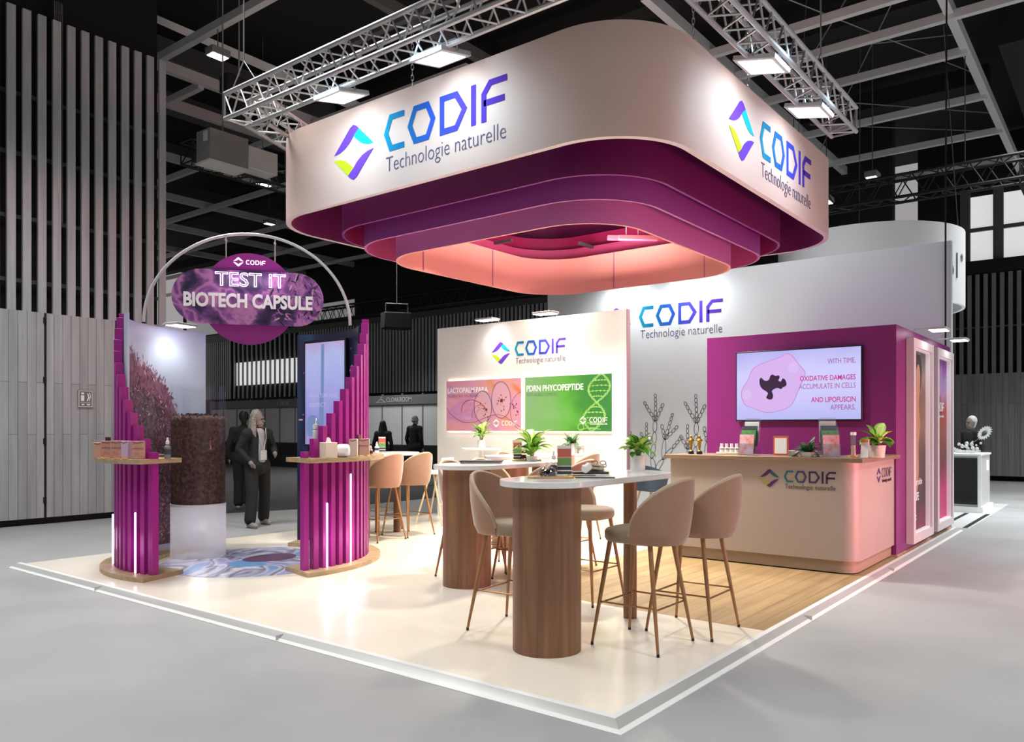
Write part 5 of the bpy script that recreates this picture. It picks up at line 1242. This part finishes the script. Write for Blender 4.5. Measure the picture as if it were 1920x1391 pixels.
e = empty('folded_card', (4.82, .06, 1.128), -PI / 2, 'small white and orange tent card before the woven pot', 'tent card'); m = MB(); m.box((0, .0, .09), (.07, .003, .18), rx=-.25); m.box((0, .045, .09), (.07, .003, .18), rx=.25); m.build('card', M_paper, e); MB().box((0, -.004, .165), (.07, .003, .03), rx=-.25).build('orange_band', mat('orange print', '#d2673f', .5), e)

# ---------------------------------------------------------------- things on the totem shelves
def on_shelf(base, sgn, a, r, z=1.128): t = R(base + sgn * a); return (TC[0] + r * math.cos(t), TC[1] + r * math.sin(t), z), t + PI / 2
M_kraft = noise_mat('dusty pink pouch print', [(.35, '#b98478'), (.65, '#cf9f90')], 5, 3, .5); M_lil = mat('lilac pouch', '#cdb4cf', .4); M_cream = mat('cream box', '#e3d6c6', .5)
def pouch(xy, w, h, d, mm, label, turn=0.0, rows=True, group='sample pouches on the left totem shelf'):
    e = empty('sample_pouch', (xy[0], xy[1], 1.128), fr + turn, label, 'pouch', group)
    MB().box((0, 0, h / 2), (w, d, h)).build('pouch', mm, e, bevel=.004)
    m = MB(); m.M = PM((0, -d / 2 - .0006, 0), (1, 0, 0)); m.stroke([(-w * .4, h * .93), (-w * .1, h * .86), (w * .4, h * .95)], .008, False, 0, .001)
    if rows: m.stroke([(-w * .4, h * .6), (w * .4, h * .6)], .006, False, 0, .001); m.stroke([(-w * .4, h * .54), (w * .4, h * .54)], .003, False, 0, .001)
    m.build('print', mat('brown print', '#8f5a50', .5), e)
    return e
pouch((.30, 5.87), .13, .165, .03, M_kraft, 'dusty pink pouch on the left shelf, second from the left', .12); pouch((.262, 5.60), .13, .17, .03, M_kraft, 'dusty pink pouch on the left shelf, beside the lilac one', .12)
pouch((.262, 5.43), .08, .17, .05, M_lil, 'lilac white pouch on the left totem shelf', -.3, False); pouch((.292, 5.262), .115, .17, .03, M_kraft, 'dusty pink pouch right of the lilac one near the shelf corner', .12)
pouch((.285, 6.03), .10, .15, .05, mat('pink carton', '#d0a48f', .5), 'pale pink carton at the left end of the left shelf', .3, False)
p, t = on_shelf(197, -1, 38, 1.425); bottle(p, 'small blue bottle at the left edge of the left totem shelf', .085, .02, mat('grey blue bottle', '#8aa0b4', .25), 'bottles on the totem shelves')
for j, a in enumerate((9, 14, 22, 29)):
    p, t = on_shelf(197, -1, a, 1.435); e = empty('sample_strip', p, t, ('flat orange sample under the right pouch of the left shelf', 'flat orange sample left of the first on the left shelf', 'flat orange sample in the middle of the left shelf', 'flat orange sample under the left pouches')[j], 'sample', 'flat samples on the left shelf'); MB().prism(rrect(-.045, .045, -.012, .012, .008), 0, .01).build('sample', M_orange, e, bevel=.003)
p, t = on_shelf(197, -1, 40, 1.345); e = empty('tissue_roll', p, t, 'dark red box with white tissue behind the pouches on the left shelf', 'box'); MB().box((0, 0, .1), (.06, .05, .2)).build('box', mat('dark red box', '#5a2a28', .5), e, bevel=.003); MB().sphere((-.06, .0, .165), .03, 9, 7).build('tissue', M_paper, e)
p, t = on_shelf(197, -1, 0.5, 1.12); bottle(p, 'grey pump bottle behind the shortest slat of the left totem', .2, .03, M_grey, 'bottles on the totem shelves')
# right shelf
p = (1.602, 4.155, 1.128); e = empty('tissue_box', p, fr + .75, 'cream cube tissue box on the right totem shelf', 'tissue box'); MB().box((0, 0, .075), (.125, .125, .15)).build('box', M_cream, e, bevel=.003)
m = MB(); m.lathe([(.03, .15), (.022, .17), (.014, .19), (.004, .2)], seg=9)
for v in m.bm.verts: v.co.x += random.uniform(-.006, .006); v.co.y += random.uniform(-.006, .006)
m.build('tissue', M_paper, e)
p = (1.795, 4.17, 1.128); e = empty('round_jar', p, fr, 'round white drum lying on its side beside the tissue box', 'jar'); m = MB(); m.M = Matrix.Translation((0, 0, .066)) @ Matrix.Rotation(R(90), 4, 'Y'); m.lathe([(.05, -.06), (.064, -.045), (.066, 0), (.064, .045), (.05, .062), (0, .064)], seg=28); m.build('drum', mat('white drum', '#e4e9ee', .3), e)
pouch((1.995, 4.245), .09, .18, .03, M_cream, 'cream pouch on the right totem shelf', -.2, False, 'sample pouches on the right totem shelf'); pouch((2.21, 4.335), .12, .18, .03, mat('pale rose pouch', '#d9b8ac', .45), 'pale rose pouch at the right of the right totem shelf', 0, True, 'sample pouches on the right totem shelf')
p, t = on_shelf(259, 1, 39, 1.40); bottle(p, 'small rose bottle before the pale rose pouch', .11, .022, mat('rose glass', '#d9a5a5', .2), 'bottles on the totem shelves')
p, t = on_shelf(259, 1, 36, 1.28); e = empty('brown_carton', p, t, 'dark brown carton behind the pale rose pouch', 'box'); MB().box((0, 0, .11), (.07, .05, .22)).build('carton', mat('brown carton', '#5a3a34', .5), e, bevel=.003)
for j, a in enumerate((27, 33)):
    p, t = on_shelf(259, 1, a, 1.435); e = empty('sample_strip', p, t, ('flat yellow sample before the cream pouch', 'flat yellow sample before the pale rose pouch')[j], 'sample', 'flat samples on the right shelf'); MB().prism(rrect(-.04, .04, -.012, .012, .008), 0, .012).build('sample', mat('yellow sample', '#d9b56a', .5), e, bevel=.003)
t = R(259 + 2.2 + 4.75 * 2); z = 1.19 + .25
e = empty('pump_bottle', (TC[0] + 1.255 * math.cos(t + .04) , TC[1] + 1.255 * math.sin(t + .04), 1.128), t, 'white pump bottle standing behind the stepped slats of the right totem', 'bottle')
e.location = (TC[0] + 1.15 * math.cos(t), TC[1] + 1.15 * math.sin(t), 1.128); MB().lathe([(0, 0), (.032, 0), (.032, .26), (.014, .28), (.014, .3)], seg=18, caps=False).build('body', M_paper, e); m = MB(); m.lathe([(.03, .28), (.03, .325), (.006, .33), (.006, .37)], seg=14); m.tube([(0, 0, .37), (.03, -.02, .385), (.045, -.03, .36)], .006, 6); m.build('pump', M_capw, e)

# ================================================================ people
M_sk = mat('skin', '#8e8078', .55); M_skd = mat('dim skin', '#7b716b', .55); M_blond = noise_mat('fair hair', [(.3, '#6f6a62'), (.7, '#a39c90')], 30, 3, .6, 'Object'); M_dkhair = mat('dark hair', '#141414', .6); M_grhair = mat('grey hair', '#8e8e8e', .7)
M_jack = mat('black jacket', '#1d1d1f', .8, var=.1, scale=20); M_trou = mat('black trousers', '#191919', .85, var=.1, scale=20); M_shirt = mat('pale shirt', '#a5a5a5', .7); M_shoe = mat('grey trainers', '#8c8c8c', .6); M_shoed = mat('dark shoes', '#222222', .6); M_gcoat = mat('grey coat', '#5a5a5a', .8); M_wcoat = mat('white coat', '#cfcfcf', .8)
def fuse(parts, voxel):
    m = MB()
    for p in parts:
        if len(p) == 4 and not isinstance(p[3], tuple): 
            a, b, r0, r1 = p; a = Vector(a); b = Vector(b)
            m.tube([a, b], [r0, r1], 12); m.sphere(a, r0, 12, 8); m.sphere(b, r1, 12, 8)
        else: c, r, sc = p[0], p[1], p[2]; m.sphere(c, r, 16, 12, sc=sc)
    me = bpy.data.meshes.new('fused'); m.bm.to_mesh(me); m.bm.free(); o = bpy.data.objects.new('fused', me); COL.objects.link(o)
    rm = o.modifiers.new('r', 'REMESH'); rm.mode = 'VOXEL'; rm.voxel_size = voxel
    sm = o.modifiers.new('s', 'SMOOTH'); sm.factor = .5; sm.iterations = 3
    bpy.context.view_layer.update(); out = bpy.data.meshes.new_from_object(o.evaluated_get(bpy.context.evaluated_depsgraph_get()))
    bpy.data.objects.remove(o); bpy.data.meshes.remove(me)
    for p in out.polygons: p.use_smooth = True
    return out
def fobj(name, parts, voxel, mm, parent):
    me = fuse(parts, voxel); me.name = name; me.materials.clear(); me.materials.append(mm); o = bpy.data.objects.new(name, me); COL.objects.link(o); o.parent = parent; return o
def person(loc, face, label, H=1.70, legs=((-.09, 0), (.09, 0)), armL=None, armR=None, hair='short', hairm=None, top=None, pants=None, shoes=None, voxel=.014, skin=None, head_turn=0.0, coat=0.0, group='visitors in the hall', lean=0.0, knee=(0, 0)):
    """local frame: the person faces -Y, their left is +X"""
    k = H / 1.72; e = empty('person', loc, face, label, 'person', group)
    V = lambda x, y, z: (x * k, y * k, z * k)
    hip = .93; sh = 1.41; hc = V(0, -.02 - lean * .7, 1.60); L = lean
    feet = [V(legs[i][0], legs[i][1], .07) for i in (0, 1)]
    hips = [V(-.095, 0, hip - .03), V(.095, 0, hip - .03)]
    kn = [V((legs[i][0] + hips[i][0] / k) / 2, legs[i][1] / 2 - .035 + knee[i], .5) for i in (0, 1)]
    shd = [V(-.175, -L * .5, sh - .02), V(.175, -L * .5, sh - .02)]
    armR = armR or ((-.25, .03, 1.14), (-.24, -.04, .90)); armL = armL or ((.25, .03, 1.14), (.24, -.04, .90))
    el = [V(*armR[0]), V(*armL[0])]; hd = [V(*armR[1]), V(*armL[1])]
    B = [(V(0, 0, hip), V(0, -L * .25, 1.15), .135 * k, .115 * k), (V(0, -L * .25, 1.15), V(0, -L * .5, 1.34), .115 * k, .12 * k), (shd[0], shd[1], .065 * k, .065 * k), (V(0, -L * .5, 1.42), V(0, -.005 - L * .6, 1.53), .052 * k, .048 * k)]
    for i in (0, 1):
        B += [(hips[i], kn[i], .082 * k, .052 * k), (kn[i], feet[i], .05 * k, .036 * k), (feet[i], (feet[i][0], feet[i][1] - .13 * k, .035 * k), .04 * k, .03 * k),
              (shd[i], el[i], .048 * k, .036 * k), (el[i], hd[i], .035 * k, .026 * k)]
        d = (Vector(hd[i]) - Vector(el[i])).normalized(); s = d.cross(Vector((1, 0, 0))).normalized(); pc = Vector(hd[i]) + d * .045 * k
        B.append((Vector(hd[i]), pc, .03 * k, .034 * k))
        for q, (o_, ln) in enumerate(((-.027, .06), (-.009, .075), (.009, .07), (.027, .055))):
            b0 = pc + s * o_ * k + d * .02 * k; B.append((b0, b0 + d * ln * k + Vector((0, -.012 * k, 0)), .0095 * k, .0075 * k))
        B.append((pc - s * .03 * k, pc - s * .055 * k + d * .04 * k, .011 * k, .008 * k))
    ht = Matrix.Rotation(head_turn, 3, 'Z'); HC = Vector(hc)
    hp = lambda x, y, z: tuple(HC + ht @ Vector((x * k, y * k, z * k)))
    B += [(hp(0, .012, .03), .1 * k, (.78, .95, 1.05), ()), (hp(0, -.02, -.055), .075 * k, (.78, .9, .95), ()), (hp(0, -.092, -.005), hp(0, -.108, -.028), .010 * k, .014 * k), (hp(-.076, .01, -.005), hp(-.08, .02, .02), .014 * k, .012 * k), (hp(.076, .01, -.005), hp(.08, .02, .02), .014 * k, .012 * k), (hp(-.02, -.082, -.06), hp(.02, -.082, -.06), .01 * k, .01 * k), (hp(-.03, -.078, .03), hp(.03, -.078, .03), .012 * k, .012 * k)]
    body = fobj('body', B, voxel, skin or M_skd, e)
    m = MB()
    for sx in (-1, 1): m.sphere(hp(sx * .03, -.083, .008), .011 * k, 8, 6)
    m.build('eyes', M_blk, body)
    # hair
    if hair == 'long': HP = [(hp(0, .03, .05), .108 * k, (.82, .92, 1.02), ()), (hp(-.07, .03, 0), hp(-.1, .02, -.2), .04 * k, .045 * k), (hp(.07, .03, 0), hp(.1, .02, -.2), .04 * k, .045 * k), (hp(0, .08, 0), hp(0, .1, -.22), .06 * k, .07 * k), (hp(-.09, .01, -.14), hp(-.105, -.02, -.25), .035 * k, .018 * k), (hp(.09, .01, -.14), hp(.1, -.02, -.24), .035 * k, .018 * k), (hp(-.05, .05, -.2), hp(-.06, .03, -.3), .03 * k, .015 * k), (hp(.04, .06, -.2), hp(.06, .04, -.3), .03 * k, .015 * k)]
    elif hair == 'bald': HP = [(hp(-.07, .04, 0), hp(0, .095, -.02), .03 * k, .035 * k), (hp(.07, .04, 0), hp(0, .095, -.02), .03 * k, .035 * k)]
    else: HP = [(hp(0, .035, .052), .104 * k, (.84, .93, 1.0), ()), (hp(0, .07, -.02), hp(0, .06, -.07), .05 * k, .04 * k)]
    fobj('hair', HP, voxel * .8, hairm or M_dkhair, e)
    J = [(V(0, .0, .90 - coat), V(0, -L * .3, 1.18), (.155 + coat * .2) * k, .14 * k), (V(-.05, 0, .92 - coat), V(.05, 0, .92 - coat), .15 * k, .15 * k), (V(0, -L * .3, 1.16), V(0, -L * .5, 1.36), .142 * k, .135 * k), (shd[0], shd[1], .083 * k, .083 * k), (V(0, -L * .5, 1.40), V(0, -L * .55, 1.47), .08 * k, .062 * k)]
    for i in (0, 1): J += [(shd[i], el[i], .068 * k, .055 * k), (el[i], Vector(el[i]).lerp(Vector(hd[i]), .93), .054 * k, .043 * k)]
    fobj('jacket', J, voxel, top or M_jack, e)
    T_ = [(V(-.04, 0, hip), V(.04, 0, hip), .125 * k, .125 * k)]
    for i in (0, 1): T_ += [(hips[i], kn[i], .105 * k, .085 * k), (kn[i], (feet[i][0], feet[i][1] + .005, .12 * k), .083 * k, .085 * k)]
    fobj('trousers', T_, voxel, pants or M_trou, e)
    for i in (0, 1): fobj('shoe', [((feet[i][0], feet[i][1] + .03, .045), (feet[i][0], feet[i][1] - .14 * k, .038), .046 * k, .042 * k), ((feet[i][0], feet[i][1] + .02, .06), (feet[i][0], feet[i][1] - .03, .07), .045 * k, .04 * k)], voxel * .8, shoes or M_shoed, e)
    return e, V
def facing(rt, fw):                      # turn so that the person looks along rt (to the right of the picture) and fw (away)
    x = FWX * fw + FWY * rt; y = FWY * fw - FWX * rt
    return math.atan2(y, x) + PI / 2
wo, V = person((3.60, 8.27, ZF), facing(.75, -.66), 'person with long fair hair in a black suit walking past behind the totems', 1.70, legs=((-.20, -.14), (.18, .12)), armR=((-.27, .06, 1.16), (-.19, -.10, .98)), armL=((.29, .03, 1.18), (.19, -.17, 1.10)), hair='long', hairm=M_blond, voxel=.009, skin=M_sk, head_turn=R(28), shoes=M_shoe, group=None)
fobj('shirt', [(V(0, -.075, 1.0), V(0, -.065, 1.4), .085, .075)], .012, M_shirt, wo)
m = MB(); m.box((0, -.172, 1.06), (.1, .006, .14)); m.build('badge', mat('white badge', '#c9c9c9', .5), wo)
m = MB(); m.tube([(-.07, -.11, 1.46), (-.05, -.155, 1.3), (0, -.172, 1.13)], .006, 5); m.tube([(.07, -.11, 1.46), (.05, -.155, 1.3), (0, -.172, 1.13)], .006, 5); m.build('lanyard', M_lgrey, wo)
def pa(px, d): return (-3.370 + FWX * d + FWY * (px - 960) / 1490 * d, -2.005 + FWY * d - FWX * (px - 960) / 1490 * d, ZF)
P_ = [((4.9, 10.6, ZF), facing(-.3, .95), 'dark haired person in black seen from behind, partly hidden by the person with fair hair', 1.74, 'short', M_dkhair, M_jack, M_trou, M_shoe),
      ((4.65, 11.4, ZF), facing(.2, .95), 'dark figure just right of the flake cylinder', 1.62, 'short', M_dkhair, M_jack, M_trou, M_shoe),
      ((6.15, 10.2, ZF), facing(.9, .3), 'grey clad person standing right of the person with fair hair', 1.68, 'long', M_dkhair, M_gcoat, M_trou, M_shoed),
      ((5.95, 8.95, ZF), facing(.8, .5), 'person in black beside the edge of the right totem', 1.72, 'long', M_dkhair, M_jack, M_trou, M_shoe),
      ((10.75, 13.3, ZF), facing(.2, 1), 'dark haired person in black right of the right totem, left of the bald man', 1.62, 'long', M_dkhair, M_jack, M_trou, M_shoed),
      ((11.45, 12.85, ZF), facing(.6, .8), 'balding person in a dark suit seen from behind at the cloakroom', 1.78, 'bald', M_grhair, M_jack, M_trou, M_shoed),
      ((13.45, 12.95, ZF), facing(.5, .8), 'person with long dark hair before the cloakroom panels', 1.66, 'long', M_dkhair, M_wcoat, M_trou, M_shoed),
      ((11.6, 11.0, ZF), facing(-.5, .8), 'dark figure half hidden by the left end of the display wall', 1.5, 'short', M_dkhair, M_jack, M_trou, M_shoed),
      ((14.0, .45, ZF + .004), facing(-.9, -.2), 'fair haired person in dark top behind the daisy counter', 1.66, 'short', M_lgrey, M_jack, M_trou, M_shoed),
      ((16.0, -1.10, ZF), facing(.2, .9), 'person in a white coat at the right edge of the picture', 1.65, 'short', M_dkhair, M_wcoat, M_lgrey, M_shoed)]
for l, f_, lb, H, hr, hm, tp, pn, sh_ in P_:
    person(l, f_, lb, H, skin=mat('pale skin', '#a39a94', .6) if hr == 'bald' else None, hair=hr, hairm=hm, top=tp, pants=pn, shoes=sh_, voxel=.02, coat=.32 if tp is M_wcoat and hr == 'short' else 0)
e = empty('suitcase', (6.2, 9.55, ZF), facing(.4, -1), 'black cabin suitcase standing beside the person in black', 'suitcase')
MB().box((0, 0, .34), (.38, .24, .56)).build('case', M_blk, e, bevel=.03); m = MB(); m.tube([(-.1, .1, .6), (-.1, .1, .98), (.1, .1, .98), (.1, .1, .6)], .01, 6); m.build('pull_handle', M_grey, e)
m = MB()
for sx in (-1, 1):
    for sy in (-1, 1): m.lathe([(.03, 0), (.03, .06)], (sx * .14, sy * .08, 0), 10)
m.build('wheels', M_blk, e)
